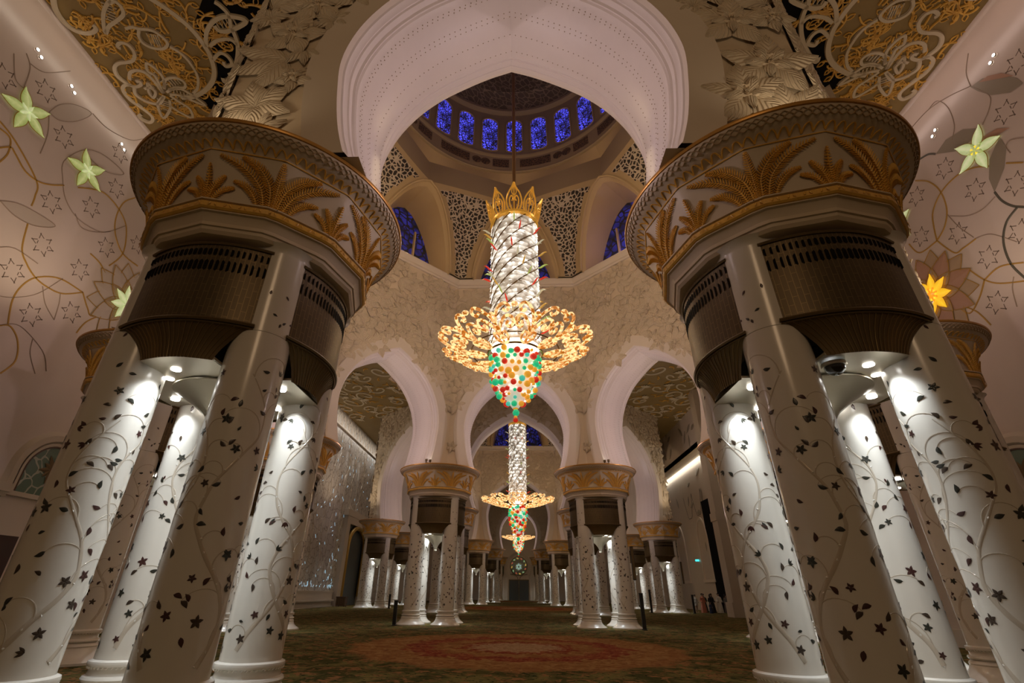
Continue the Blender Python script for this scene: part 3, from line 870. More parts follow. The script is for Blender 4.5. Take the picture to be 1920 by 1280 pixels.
# ornament lines measured on the ceiling plane and on the two flower walls (metres)
CEIL=[
(0.17,[(-13.01,8.46),(-12.61,8.84),(-12.27,9.26),(-12.04,9.7),(-11.93,10.24),(-11.95,10.71),(-12.13,11.25),(-12.49,11.71),(-13.05,12.08),(-13.68,12.32),(-14.25,12.35)]),
(0.14,[(-16.36,8.34),(-16.66,8.76),(-16.74,9.17),(-16.59,9.49),(-16.26,9.63),(-15.89,9.6),(-15.67,9.47),(-15.7,9.35)]),
(0.12,[(-14.39,8.55),(-14.85,8.86),(-15.16,9.19),(-15.45,9.66),(-15.14,9.43),(-14.69,9.25),(-14.27,9.04),(-14.16,8.78),(-14.27,8.61),(-14.52,8.66)]),
(0.1,[(-14.56,9.53),(-14.27,9.48),(-14.06,9.55),(-13.66,9.6),(-13.43,9.77),(-13.31,10.1),(-13.63,10.3),(-14.03,10.25),(-14.26,10.07),(-14.26,9.82),(-14.08,9.59)]),
(0.1,[(-13.31,10.23),(-13.02,10.54),(-12.91,10.94),(-12.95,11.45),(-13.25,11.93),(-13.59,12.17)]),
(0.12,[(-15.29,10.24),(-15.36,10.14),(-15.12,10.02),(-14.89,10.13),(-14.89,10.43),(-15.13,10.69),(-15.42,10.77),(-15.81,10.8),(-16.13,10.97),(-16.29,11.29),(-16.18,11.58),(-15.9,11.79),(-15.57,11.72),(-15.53,11.58),(-15.67,11.57)]),
(0.12,[(-15.94,11.71),(-16.29,11.72),(-16.53,11.96),(-16.54,12.37),(-16.32,12.75),(-16.14,13.14),(-16.25,13.39),(-16.5,13.49),(-16.71,13.34),(-16.72,13.15),(-16.53,13.07)]),
(0.12,[(-15.88,11.49),(-15.67,11.22),(-15.35,11.11),(-15.04,11.19),(-14.92,11.43),(-14.88,11.77),(-14.88,12.12)]),
(0.12,[(-15.94,11.83),(-16.11,12.13),(-15.96,12.39),(-15.68,12.56),(-15.34,12.57),(-14.9,12.22)]),
(0.1,[(-14.88,12.12),(-14.71,11.39),(-14.86,11.15),(-14.68,10.84),(-14.48,11.07),(-14.42,11.45),(-14.66,11.88)]),
(0.1,[(-14.7,11.93),(-14.39,11.55),(-13.91,11.47),(-13.66,11.67),(-13.81,11.91),(-14.19,11.89),(-14.7,12.08)]),
(0.1,[(-14.98,12.27),(-15.47,12.62),(-15.67,13.27),(-15.11,12.9),(-14.8,12.43)]),
(0.1,[(-14.66,12.23),(-14.43,12.55),(-14.19,12.88),(-14.36,13.31),(-14.74,13.02),(-14.97,12.69)]),
(0.1,[(-14.54,11.98),(-14.03,11.95),(-13.72,12.21),(-13.4,12.74),(-13.88,12.46),(-14.23,12.25),(-14.63,12.18)]),
(0.1,[(-15.55,11.9),(-15.28,11.86),(-15.18,12.06),(-15.45,12.31),(-15.46,12.05),(-15.23,11.66),(-15.17,11.91)]),
(0.14,[(-11.87,10.28),(-11.55,9.76),(-11.03,9.38),(-10.45,9.25),(-9.83,9.43),(-10.54,9.72),(-11.02,9.74),(-11.12,9.54)]),
(0.14,[(-10.51,9.68),(-10.61,10.24),(-11.02,10.92),(-11.64,11.55),(-11.96,11.73),(-11.94,11.54)]),
(0.12,[(-11.74,10.29),(-11.36,10.09),(-10.81,10.05),(-10.63,10.28)]),
(0.12,[(-11.91,10.8),(-11.49,10.55),(-11.26,10.69),(-11.25,11.0),(-11.55,11.08),(-11.54,10.88)]),
(0.12,[(-10.66,8.76),(-10.51,8.91),(-10.39,9.22),(-10.56,9.67)]),
]
GL = [[(9.41,15.17),(10.21,14.96),(11.36,14.3),(11.57,13.79),(11.64,13.38)],[(9.91,14.22),(10.2,14.64),(10.41,14.58),(10.92,14.31),(11.39,14.33),(11.78,14.56),(12.17,14.94)],[(11.83,12.75),(12.08,11.86),(12.44,11.49),(12.9,11.24),(13.43,11.18),(14.01,11.29),(14.67,11.79)],[(14.67,11.79),(13.67,11.73),(12.97,11.29),(12.68,10.76),(12.64,10.12),(12.9,9.3)],[(12.61,15.29),(13.4,15.91),(14.04,15.98),(14.71,15.77),(15.16,15.33),(15.46,14.33),(15.15,13.43)],[(14.84,16.97),(14.49,16.35),(14.47,15.55),(14.77,14.84),(15.46,14.33),(16.36,14.34)],[(14.22,13.35),(14.77,13.27),(15.34,12.93),(15.99,12.61)],[(14.67,11.79),(15.14,11.34),(15.47,11.19),(16.28,11.92)],[(15.17,10.24),(15.37,10.9),(16.12,11.7),(16.86,11.9)],[(12.65,9.11),(12.98,9.3),(13.43,8.96),(13.67,8.33),(13.44,7.76)],[(9.7,14.93),(10.07,14.9),(10.25,14.39),(10.19,13.85)]]
TL = [[(9.29,17.8),(9.76,18.04),(10.33,19.02)],[(9.56,16.82),(9.23,16.86),(8.81,17.57)],[(9.56,16.82),(9.37,17.65),(9.05,17.99)],[(10.52,16.88),(10.67,17.51),(11.06,18.06),(11.67,18.38),(11.42,17.59),(10.94,16.98),(10.52,16.88)],[(10.52,16.88),(10.85,16.14),(11.0,15.27)],[(12.01,15.13),(11.75,15.75),(12.16,16.86),(12.9,17.38),(13.91,17.46),(13.3,16.87),(12.59,16.73),(12.12,16.81)],[(12.01,15.13),(12.44,14.53),(13.17,14.21),(14.07,14.37),(14.54,14.75)],[(10.81,12.81),(11.26,13.13),(11.92,13.3),(12.62,13.34),(12.06,12.85),(11.39,12.69),(10.81,12.81)],[(11.52,11.45),(11.91,11.71),(12.75,11.72)],[(14.18,10.25),(13.63,10.6),(13.26,11.11)],[(14.18,10.25),(14.06,10.88),(13.93,11.24)],[(12.26,10.02),(12.67,10.24),(13.24,10.78),(13.75,11.79)],[(12.7,9.18),(13.26,9.46),(14.34,9.04),(14.79,8.46)],[(13.83,9.28),(13.99,8.77),(14.47,8.22)],[(13.0,14.31),(13.51,14.01),(14.36,14.56),(15.01,15.48)],[(11.71,18.43),(12.46,18.5),(13.46,19.05),(14.01,19.82)]]
GR = [[(15.07,17.14),(14.64,16.63),(14.43,15.89),(14.56,15.05),(14.96,14.52),(15.48,14.26)],[(12.59,15.22),(13.08,15.66),(13.65,15.88),(14.41,15.82),(15.06,15.41),(15.32,14.85),(15.48,14.26)],[(12.13,14.84),(11.73,14.42)],[(15.48,14.26),(15.12,13.37),(14.76,13.29),(14.19,13.28)],[(14.94,12.42),(14.65,11.77),(14.27,11.35),(13.54,10.94)],[(14.65,11.77),(14.0,11.86),(13.3,11.51)],[(14.65,11.77),(15.13,11.3),(15.71,11.01),(15.99,11.57)],[(15.23,10.22),(15.46,10.95),(15.99,11.57)],[(16.6,15.02),(16.35,14.35),(15.48,14.26)]]
DR = [[(14.49,17.77),(14.11,17.61),(13.86,17.33)],[(12.89,14.27),(12.85,13.82),(12.67,13.4),(12.38,13.07)],[(12.58,13.26),(13.09,13.06),(13.49,12.53),(13.65,11.73),(13.51,11.0)]]
TR = [[(11.67,18.35),(11.54,18.94),(11.15,19.49)],[(11.67,18.35),(11.51,17.87),(11.4,17.34),(11.64,16.98),(12.05,16.71)],[(14.58,14.73),(14.05,14.24),(13.5,14.04),(12.94,14.11)],[(14.63,14.83),(14.5,14.12),(14.24,13.37)],[(14.19,13.28),(13.69,13.05),(13.14,12.24)],[(13.78,11.28),(14.02,10.92),(14.18,10.33)],[(13.24,19.19),(12.82,19.14),(12.64,18.48),(12.78,17.66),(13.12,17.23)],[(14.11,19.26),(13.24,19.19),(12.44,18.85),(11.67,18.35)],[(11.87,15.03),(11.86,15.34),(11.66,15.41),(11.34,15.13)]]
LR = [[(11.69,18.32),(11.26,18.17),(10.82,17.7),(10.53,17.05),(10.49,16.72),(10.89,16.83),(11.35,17.36),(11.58,17.91),(11.69,18.32)],[(13.86,17.33),(13.3,17.46),(12.62,17.21),(12.22,16.74),(12.59,16.57),(13.13,16.64),(13.86,17.33)],[(11.85,15.82),(11.86,15.34),(12.26,14.74),(12.89,14.27),(12.81,14.82),(12.47,15.41),(11.85,15.82)]]
HL = [(10.1,17.48),(11.33,16.55),(13.93,16.59),(12.11,14.02),(13.41,15.03),(12.58,12.43),(14.7,14.05),(15.92,15.19),(14.17,12.51),(12.19,10.99),(13.4,9.99),(14.63,10.85),(13.37,18.08),(8.97,16.59)]
HR = [(11.32,16.41),(13.86,16.53),(13.37,14.87),(12.23,13.99),(15.35,16.53),(14.65,13.93),(15.99,14.91),(14.16,12.41),(14.68,10.82),(12.89,12.49),(10.27,17.52)]
# ------------------------------------------------------------------ shell: floor, walls, ceilings
CZ = 20.3
m = MB(); m.grid([[(x, y, 0) for x in (-26, 0, 26)] for y in (-8, 20, 60, 118)])
tag(m.build('floor', carpet, smooth=0), kind='structure')
WX = 16.9
def wall_panel(name, x, y0, y1, z0, z1, mt):
    t = .5 if x > 0 else -.5
    m = MB(); m.box(min(x, x + t), max(x, x + t), y0, y1, z0, z1); return tag(m.build(name, mt, smooth=0), kind='structure')
wl = wall_panel('wall_left', -WX, -8, 34, 0, CZ, marble_wall)
wr = wall_panel('wall_right', WX, -8, 34, 0, CZ, marble_wall)
ql = wall_panel('wall_far_left', -20.5, 34, 88, 0, CZ, crystal_wall)
def jog(name, x0, x1, y, mt=lower_wall, z0=0, z1=CZ):
    m = MB(); m.box(min(x0, x1), max(x0, x1), y - .2, y + .2, z0, z1); return tag(m.build(name, mt, smooth=0), kind='structure')
jog('wall_return_left', -WX, -21, 34); jog('wall_return_right', WX, 22.5, 34)
jog('wall_end_left', -WX, -21, 88); jog('wall_end_right', WX, 22.5, 88)
wall_panel('wall_back_left', -WX, 88, 118, 0, CZ, lower_wall); wall_panel('wall_back_right', WX, 88, 118, 0, CZ, lower_wall)
# right side beyond the first bay: upper wall over a lit cove, lower wall set back
up = wall_panel('wall_upper_right', 19.7, 34, 88, 16.3, CZ, lower_wall)
lo = wall_panel('wall_lower_right', 22.0, 34, 88, 0, 16.6, lower_wall)
m = MB(); m.box(19.7, 22.0, 34, 88, 16.3, 16.5); tag(m.build('trim_cove_soffit', ceil_plain, smooth=0), kind='structure')
m = MB(); m.box(21.78, 21.9, 34.5, 87.5, 16.18, 16.28); tag(m.build('trim_cove_strip', cove_m, smooth=0), kind='structure')
# dark opening and pier in the lower right wall
m = MB(); m.box(18.0, 19.4, 45.9, 47.2, 0, CZ); m.box(17.85, 19.5, 45.8, 47.3, 0, 1.1); m.box(17.9, 19.5, 45.85, 47.25, 7.6, 8.3); tag(m.build('wall_right_pier', lower_wall, smooth=0), kind='structure')
def relief_shape(mb, x, nx, y, z, fn):
    pass
def on_wall(x, sg):
    """(u along Y, v = Z, height out of the wall) -> point"""
    return lambda u, v, h: (x + sg * h, u, v)
ML, MR = on_wall(-WX, 1), on_wall(WX, -1)
def curves(L, M, w, mt, name, parent, h=.02, shifts=(0.,)):
    mb = MB()
    for dy in shifts:
        for p in L: mb.strip(cr([(a + dy, b) for a, b in p], 6), w, M, h)
    return mb.build(name, mt, parent, smooth=0)
SH = (0., 13.3, -13.3)
curves(GL, ML, .055, gold_line, 'gold_arc_inlay', wl, shifts=SH); curves(TL, ML, .028, thin_line, 'fine_arc_inlay', wl, shifts=SH)
curves(GR, MR, .055, gold_line, 'gold_arc_inlay', wr, shifts=SH); curves(TR, MR, .028, thin_line, 'fine_arc_inlay', wr, shifts=SH); curves(DR, MR, .08, dark_line, 'dark_arc_inlay', wr, shifts=SH)
def slots(P, M, parent):
    mb = MB()
    for u, v in P:
        for i in range(6):                                    # broken six-pointed star of short slots
            a = i * pi / 3 + .1
            for d0, d1, off in ((-.37, -.15, .19), (.15, .37, .19), (-.06, .06, .19)):
                ca, sa = cos(a), sin(a)
                p = [(u + ca * off - sa * d, v + sa * off + ca * d) for d in (d0, d1)]
                if d0 != -.06 or i % 3 == 0: mb.strip(p, .030, M, .004)
    mb.build('slot_pattern', slot_m, parent, smooth=0)
slots([(a + d, b) for a, b in HL for d in SH], ML, wl); slots([(a + d, b) for a, b in HR for d in SH], MR, wr)
lf = MB()
for p in LR: lf.add([MR(a, b, .012) for a, b in p[:-1]], [tuple(range(len(p) - 1))])
lf.build('grey_leaf_inlay', petal_grey, wr, smooth=0)
lf = MB()
for p in LR:
    c = (sum(a for a, b in p[:-1]) / 8, sum(b for a, b in p[:-1]) / 8)
    lf.add([MR(lerp(a, c[0], .25) - .12, lerp(b, c[1], .25) + .05, .02) for a, b in p[:4]], [(0, 1, 2, 3)])
lf.build('rose_leaf_inlay', petal_rose, wr, smooth=0)
lf = MB()
for p in TL:
    if p[0] == p[-1]: lf.add([ML(a, b, .008) for a, b in cr(p, 4)[:-1]], [tuple(range(len(cr(p, 4)) - 1))])
lf.build('pale_leaf_inlay', lens_leaf, wl, smooth=0)
def lotus(u, v, M, parent, mats):
    for (n, r0, L, W, off, h), mt, nm in zip(((8, .1, 1.85, .95, .5, .012), (8, .1, 1.75, .80, .0, .024), (8, .1, 1.1, .55, .5, .034)), mats, ('outer_petal_inlay', 'middle_petal_inlay', 'inner_petal_inlay')):
        mb = MB(); ed = MB()
        for i in range(n):
            a = (i + off) * 2 * pi / n + pi / 2
            mb.leaf(u, v, a, L, W, M, h, n=8, sharp=.95)
            P = []
            for sg in (1, -1):
                q = [(t / 8 * L, sg * W / 2 * sin(pi * (t / 8) ** .95)) for t in range(9)]
                P += q if sg > 0 else q[::-1]
            ed.strip([(u + x * cos(a) - y * sin(a), v + x * sin(a) + y * cos(a)) for x, y in P], .03, lambda p, q_, hh, h=h: M(p, q_, h * 1.6 + hh), .012)
        mb.build(nm, mt, parent, smooth=0); ed.build('petal_outline', gold_line, parent, smooth=0)
lotus(16.6, 12.42, ML, wl, (lens_leaf, lens_leaf, petal_beige)); lotus(16.6, 12.42, MR, wr, (petal_beige, petal_rose, petal_beige))
def star_flower(u, v, M, sg, x, rot, n, L, m1, m2, label, heart=None, heart_r=.17, lift=.0):
    o = MB(); W = L * .46
    def Mo(a, b, h): return M(a + u, b + v, h + lift)
    for i in range(n): o.leaf(0, 0, rot + i * 2 * pi / n, L, W, Mo, .05, n=10, sharp=.85)
    r = o.build('star_flower_light', m1, smooth=0)
    i_ = MB()
    for i in range(n): i_.leaf(0, 0, rot + (i + .5) * 2 * pi / n, L * .36, L * .2, Mo, .075, n=6)
    i_.build('inner_petal', m2, r, smooth=0)
    if heart:
        h = MB(); h.add([Mo(heart_r * cos(q), heart_r * sin(q), .1) for q in [k * pi / 10 for k in range(20)]], [tuple(range(20))]); h.build('flower_heart', heart, r, smooth=0)
    ed = MB()
    for i in range(n):
        a = rot + i * 2 * pi / n
        for s_ in (1, -1):
            q = [(t / 10 * L, s_ * W / 2 * sin(pi * (t / 10) ** .85)) for t in range(11)]
            ed.strip([(p * cos(a) - w * sin(a), p * sin(a) + w * cos(a)) for p, w in q], .025, lambda p, w, h: Mo(p, w, .045 + h), .01)
    ed.build('petal_edge', gold_line, r, smooth=0)
    return tag(r, label, 'wall light', 'backlit onyx flowers in the side walls', 'thing')
R5 = radians(90)
star_flower(10.0, 16.16, ML, 1, 0, radians(122), 5, .86, star_green, star_pale, 'large yellow-green backlit star flower high on the left wall, nearer the picture edge')
star_flower(12.58, 16.15, ML, 1, 0, radians(122), 5, .86, star_green, star_pale, 'smaller-looking green backlit star flower on the left wall, just before the left front capital')
star_flower(16.6, 12.42, ML, 1, 0, radians(112), 8, .86, star_pale, star_pale, 'pale eight-petalled backlit flower half hidden by the left front column', lift=.06)
star_flower(12.63, 16.07, MR, -1, 0, radians(126), 5, .90, star_pale, star_green, 'pale green backlit star flower with yellow heart on the right wall', star_heart)
star_flower(16.78, 16.15, MR, -1, 0, radians(100), 5, .95, star_pale, star_pale, 'pale green backlit flower peeping past the right front capital')
star_flower(16.6, 12.42, MR, -1, 0, radians(112), 8, .86, star_yellow, star_orange, 'yellow and orange backlit lotus flower on the right wall beside the column', star_heart, .24, lift=.06)
# lower part of the near walls: cornice, dark flower panel, arched windows
for sg, par, M, nm in ((-1, wl, ML, 'left'), (1, wr, MR, 'right')):
    m = MB(); x = sg * WX
    def bx(mb, d, y0, y1, z0, z1, mi=0): mb.box(min(x, x - sg * d), max(x, x - sg * d), y0, y1, z0, z1, mi)
    bx(m, .22, -8, 15.35, 4.35, 4.62); bx(m, .12, -8, 15.35, 4.2, 4.35); bx(m, .10, -8, 34, 0, .6)
    m.build('ledge_moulding', lower_wall, par, smooth=0)
    m = MB(); bx(m, .05, 2, 15.9 + .6, .9, 3.08); m.build('flower_panel', dark_panel, par, smooth=0)
    f = MB(); q = random.Random(3)
    for _ in range(60):
        u, v = q.uniform(2.4, 16.2), q.uniform(1.2, 2.8); a0 = q.uniform(0, 6)
        for i in range(6): f.leaf(u, v, a0 + i * pi / 3, .24, .1, lambda a, b, h: M(a, b, h + .05), .01, n=3)
    f.build('panel_flowers', pale_flower, par, smooth=0)
    for wi, yc in enumerate((16.6, 24.0, 31.2)):
        def arc(r, n=20, yc=yc): return [(yc + r, 4.4), *[(yc + r * cos(pi * i / n), 5.15 + r * sin(pi * i / n)) for i in range(n + 1)], (yc - r, 4.4)]
        fr = MB()
        for r0, r1, h0, h1 in ((1.55, 1.40, .0, .10), (1.40, 1.2, .10, .10), (1.2, 1.12, .10, -.0), (1.12, .98, .06, .05)):
            A, B = arc(r0), arc(r1); fr.grid([[M(a, b, h0) for a, b in A], [M(a, b, h1) for a, b in B]])
        bx(fr, .14, yc - 1.5, yc + 1.5, 4.28, 4.42)
        w = fr.build('window_%d' % (wi + 1), lower_wall, smooth=40); tag(w, kind='structure')
        g = MB(); A = arc(1.0); c = (yc, 5.1)
        g.add([M(a, b, .02) for a, b in A] + [M(*c, .02)], [(i, i + 1, len(A)) for i in range(len(A) - 1)] + [(len(A) - 1, 0, len(A))], uv=[(a, b) for a, b in A] + [c])
        g.build('window_glass', frost, w, smooth=0)
        f = MB()
        for i in range(10): f.leaf(yc, 5.35, i * pi / 5 + .2, .52 if i % 2 else .4, .16, lambda a, b, h: M(a, b, .03 + h), .012, n=5)
        f.build('glass_flower', bronze, w, smooth=0)
        b = MB(); b.strip(arc(.99), .07, lambda a, bb, h: M(a, bb, .03 + h), .03); b.build('glazing_bar', wood, w, smooth=0)
# sockets of light just under the ceiling edge
for sg, x, nm in ((1, -WX, 'left'), (-1, WX, 'right')):
    m = MB(); prof = [(0, 20.08), (.05, 20.1), (.07, 20.16), (.07, 20.3)]
    m.grid([[(x + sg * d, y, z) for d, z in prof] for y in (-8, 34)]); tag(m.build('trim_cornice_' + nm, marble_wall, smooth=60), kind='structure')
# ceilings
def octa(cy, A, ks): return [(A / cos(pi / 8) * sin(radians(22.5 + 45 * k)), cy + A / cos(pi / 8) * cos(radians(22.5 + 45 * k))) for k in ks]
c1 = octa(OC1, 11.9, (4, 5, 6, 7)); c2 = octa(OC2, 15.4, (4, 5, 6, 7)); c3 = octa(OC3, 11.9, (4, 5, 6, 7))
# k=4 -> near-left vertex, 5,6 -> left, 7 -> far-left
base = [(0, -8), (0, c1[0][1])] + c1 + [(0, c1[3][1]), (0, c2[0][1])] + c2 + [(0, c2[3][1]), (0, c3[0][1])] + c3 + [(0, c3[3][1]), (0, 118.5), (-24, 118.5), (-24, -8)]
for sg, nm in ((1, 'left'), (-1, 'right')):
    m = MB(); P = [(sg * x, y, CZ) for x, y in base]; m.add(P, [tuple(range(len(P)))])
    tag(m.build('ceiling_' + nm, ceil_base, smooth=0), kind='structure')
m = MB(); P_ = octa(OC3, 11.9, range(8)); m.add([(x, y, 22.6) for x, y in P_], [tuple(range(8))]); tag(m.build('ceiling_far', ceil_plain, smooth=0), kind='structure')
m = MB()
for y0, y1 in ((-8, 5.6), (31.9, 45), (77.5, 91)): m.box(-4.6, 4.6, y0, y1, CZ - .06, CZ - .01)
tag(m.build('ceiling_passage', ceil_plain, smooth=0), kind='structure')
# scrollwork of the side-bay ceilings
def ceil_map(x, y, h): return (x, y, CZ - .02 - h)
cs = MB()
for w, p in CEIL:
    P = cr(p, 5); cs.strip(P, w * 1.25, ceil_map, .09, bevel=.8)
for (x0, y0, x1, y1, n, W) in ((-13.95, 9.95, -13.5, 10.05, 7, .3), (-14.6, 8.75, -14.9, 9.25, 6, .3), (-11.0, 9.5, -10.3, 9.45, 6, .2), (-14.8, 11.3, -14.6, 11.8, 4, .25), (-14.4, 11.7, -13.9, 11.6, 5, .2), (-15.3, 12.9, -15.1, 12.5, 5, .35), (-14.5, 12.8, -14.6, 12.4, 4, .3), (-13.8, 12.35, -14.4, 12.1, 6, .18)):
    for i in range(n):
        t = i / max(n - 1, 1); x, y = lerp(x0, x1, t), lerp(y0, y1, t); an = atan2(y1 - y0, x1 - x0) + pi / 2
        cs.strip([(x + cos(an) * W * s, y + sin(an) * W * s) for s in (-.8, 0, .8)], .045, ceil_map, .06)
gv = MB(); q = random.Random(21)
WALL_D = lambda x, y: x + y + 0.42                                # > 0 on the hall side of the 45-degree arch wall (left)
def vine(mb, x, y, a, L, depth=0):
    pts = [(x, y)]; cv = q.choice((-1, 1)) * q.uniform(.5, 1.4); k = 0; leafs = []
    n = int(L / .10)
    for i in range(n):
        t = i / n; a += cv * .10 * (1 + 5.5 * t ** 2.5); x += cos(a) * .10; y += sin(a) * .10; pts.append((x, y))
        if i % 5 == 3 and t < .75: leafs.append((x, y, a + q.choice((-1, 1)) * .9))
    mb.strip(pts, .07, ceil_map, .06)
    for lx, ly, la in leafs:
        l = .30; o = []
        for i in range(9):
            s = i / 4 if i <= 4 else (8 - i) / 4; wd = .085 * sin(pi * s) * (1 if i <= 4 else -1)
            o.append((lx + cos(la) * l * s - sin(la) * wd, ly + sin(la) * l * s + cos(la) * wd))
        mb.strip(o, .036, ceil_map, .045)
    if depth < 1:
        for j in (n // 3, 2 * n // 3):
            if n > 8: vine(mb, pts[j][0], pts[j][1], a + q.uniform(-2, 2), L * .45, depth + 1)
seeds = []
for _ in range(3000):
    x, y = q.uniform(-16.8, -7.2), q.uniform(4.2, 14.8)
    if WALL_D(x, y) > -.1 or x < -16.5: continue
    if any(hypot(x - a, y - b) < .52 for a, b in seeds): continue
    seeds.append((x, y)); vine(gv, x, y, q.uniform(0, 6.3), q.uniform(1.1, 1.7))
bk = MB()
for (P) in ([(-11.9, 10.3), (-12.0, 9.9), (-11.7, 9.3), (-10.4, 8.0), (-9.3, 6.6), (-5.7, 5.9), (-9.0, 9.2), (-11.4, 11.6), (-13.0, 13.2), (-14.4, 12.3), (-13.1, 12.1), (-12.3, 11.6), (-11.9, 10.9)],):
    bk.add([(x, y, CZ - .015) for x, y in P], [tuple(range(len(P)))])
sc_parts = [(cs, 'cream_scroll', ceil_cream), (gv, 'gilt_vine', ceil_gold), (bk, 'dark_opening', black)]
datas = []
h = tag(empty('ceiling_scrollwork'), kind='structure')
for mb, nme, mt in sc_parts: datas.append((nme, mb.build(nme, mt, h, smooth=0).data))
def scroll_copy(loc, scale):
    e = tag(empty('ceiling_scrollwork', loc), kind='structure'); e.scale = scale
    for nme, d in datas: link(nme, d, e)
scroll_copy((0, 0, 0), (-1, 1, 1))
for sx in (1, -1):
    scroll_copy((0, 2 * OC1, 0), (sx, -1, 1))                     # mirrored into the far corners of the first octagon
# larger free scrolls over the bays between the first and second octagon
sfc, sfg = MB(), MB(); q = random.Random(77); seeds2 = []
def free_bay(x, y, m=.6):
    if not (-20.2 < x < -6.2 and 32.5 < y < 55): return False
    if x < -16.6 and y < 34.4: return False
    if (-x - (y - 61.5)) / sqrt(2) < 16.55 + m * .5: return False
    if (-x + (y - 18.9)) / sqrt(2) < 13.03 + m * .5: return False
    return True
for _ in range(4000):
    x, y = q.uniform(-20.2, -6.2), q.uniform(32.5, 55)
    if not free_bay(x, y, .8) or any(hypot(x - a, y - b) < 2.3 for a, b in seeds2): continue
    seeds2.append((x, y)); a0 = q.uniform(0, 6.3); sg = q.choice((-1, 1)); R = q.uniform(1.0, 1.45)
    P = [(x + R * (1 - t) * cos(a0 + sg * t * 8.), y + R * (1 - t) * sin(a0 + sg * t * 9.)) for t in [i / 36 * .86 for i in range(37)]]
    sfc.strip(P, .21, ceil_map, .08)
    bx_, by_ = P[0]; an = a0 + sg * 2.
    sfc.strip([(bx_ + cos(an) * d + .25 * sin(d * 2) * sin(an), by_ + sin(an) * d - .25 * sin(d * 2) * cos(an)) for d in [k * .16 for k in range(10)]], .15, ceil_map, .08)
    for k in range(5): sfc.leaf(bx_, by_, an + pi + (k - 2) * .45, .75, .3, ceil_map, .06, n=4)
seeds3 = []
for _ in range(3000):
    x, y = q.uniform(-20.2, -6.2), q.uniform(32.5, 55)
    if not free_bay(x, y, .6) or any(hypot(x - a, y - b) < 1.1 for a, b in seeds3): continue
    seeds3.append((x, y)); vine(sfg, x, y, q.uniform(0, 6.3), 1.0, 1)
h2 = tag(empty('ceiling_scrollwork'), kind='structure')
sd = [('cream_scroll', sfc.build('cream_scroll', ceil_cream, h2, smooth=0).data), ('gilt_vine', sfg.build('gilt_vine', ceil_gold, h2, smooth=0).data)]
e_ = tag(empty('ceiling_scrollwork'), kind='structure'); e_.scale = (-1, 1, 1)
for nme, d in sd: link(nme, d, e_)
# corner bracket and square end at each outer corner of the arch walls
for sg in (-1, 1):
    m = MB(); m.add([(sg * x, y, z) for z in (17.5, 20.3) for x, y in ((-13.75, 13.75), (-13.05, 12.75), (-12.6, 13.2), (-12.6, 14.4), (-13.75, 14.4))], [(0, 1, 2, 3, 4), (0, 1, 6, 5), (1, 2, 7, 6), (4, 0, 5, 9), (3, 4, 9, 8)])
    tag(m.build('trim_corner_block', plaster_trim, smooth=0), kind='structure')
for sg in (-1, 1):
    m = MB()
    for (x0, y0), (x1, y1) in (((-5.6, 5.66), (-12.9, 12.96)),):
        m.tube([(sg * x0, y0, 20.23), (sg * x1, y1, 20.23)], .06, 4)
    tag(m.build('trim_ceiling_edge', plaster_trim, smooth=0), kind='structure')

# ------------------------------------------------------------------ far-left crystal wall, side door, end wall and far door
x = -20.5
m = MB()
m.box(x, x + .35, 34, 57.6, 0, .12); m.box(x, x + .30, 34, 57.6, 1.35, 1.5); m.box(x, x + .18, 34, 57.6, .12, 1.35); m.box(x, x + .62, 34, 57.0, .55, .68); m.box(x, x + .2, 34, 88, 18.3, 18.5)
m.build('bench_ledge', lower_wall, ql, smooth=0)
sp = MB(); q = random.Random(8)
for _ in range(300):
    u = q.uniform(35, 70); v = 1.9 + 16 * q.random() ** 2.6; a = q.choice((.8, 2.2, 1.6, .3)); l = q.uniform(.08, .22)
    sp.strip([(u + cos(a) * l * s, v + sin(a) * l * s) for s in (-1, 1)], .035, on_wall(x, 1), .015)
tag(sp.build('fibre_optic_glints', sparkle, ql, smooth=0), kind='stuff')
vt = MB(); q = random.Random(4)
for k in range(23):
    u = 35 + k * 1.6; pts = [(u, 2)]; v = 2.
    while v < 17.5: v += .7; u += q.uniform(-.35, .35); pts.append((u, v))
    P = cr(pts, 4); vt.strip(P, .07, on_wall(x, 1), .03)
    for a, b in P[3::5]: vt.leaf(a, b, q.uniform(0, 6), .4, .16, on_wall(x, 1), .03, n=4)
vt.build('climbing_vine_inlay', vine_m, ql, smooth=0)
ar = MB()
for k in range(36):                                             # small pointed arches under the ceiling
    u = 35 + k * 1.2; ar.strip([(u - .45, 18.6), (u - .42, 19.4), (u, 20.0), (u + .42, 19.4), (u + .45, 18.6)], .1, on_wall(x, 1), .06)
ar.build('top_arcade_frieze', plaster_trim, ql, smooth=0)
d = MB()
d.box(x, x + .5, 58.0, 59.2, 0, 9.4); d.box(x, x + .5, 66.2, 67.4, 0, 9.4); d.box(x, x + .6, 57.7, 67.7, 9.4, 10.1); d.box(x, x + .5, 59.2, 66.2, 8.6, 9.4)
dr_ = tag(d.build('door_2', lower_wall, smooth=0), kind='structure')
d = MB(); rows = []
d.tube([(x + .42, 59.45, .9)] + [(x + .42, 59.45, z) for z in (2, 3.5, 5, 6.2)] + [(x + .42, 62.7 - 3.25 * cos(pi * i / 16), 6.2 + 2.2 * sin(pi * i / 16)) for i in range(1, 16)] + [(x + .42, 65.95, z) for z in (6.2, 3.5, .9)], .27, 8)
d.build('gilded_jamb', gold_door, dr_)
d = MB(); d.box(x, x + .08, 59.2, 66.2, 0, 8.6); d.build('door_leaf', door_glass, dr_, smooth=0)
EY = 116.6
m = MB(); m.box(-24, 24, EY, EY + .5, 0, 34); tag(m.build('wall_end', lower_wall, smooth=0), kind='structure')
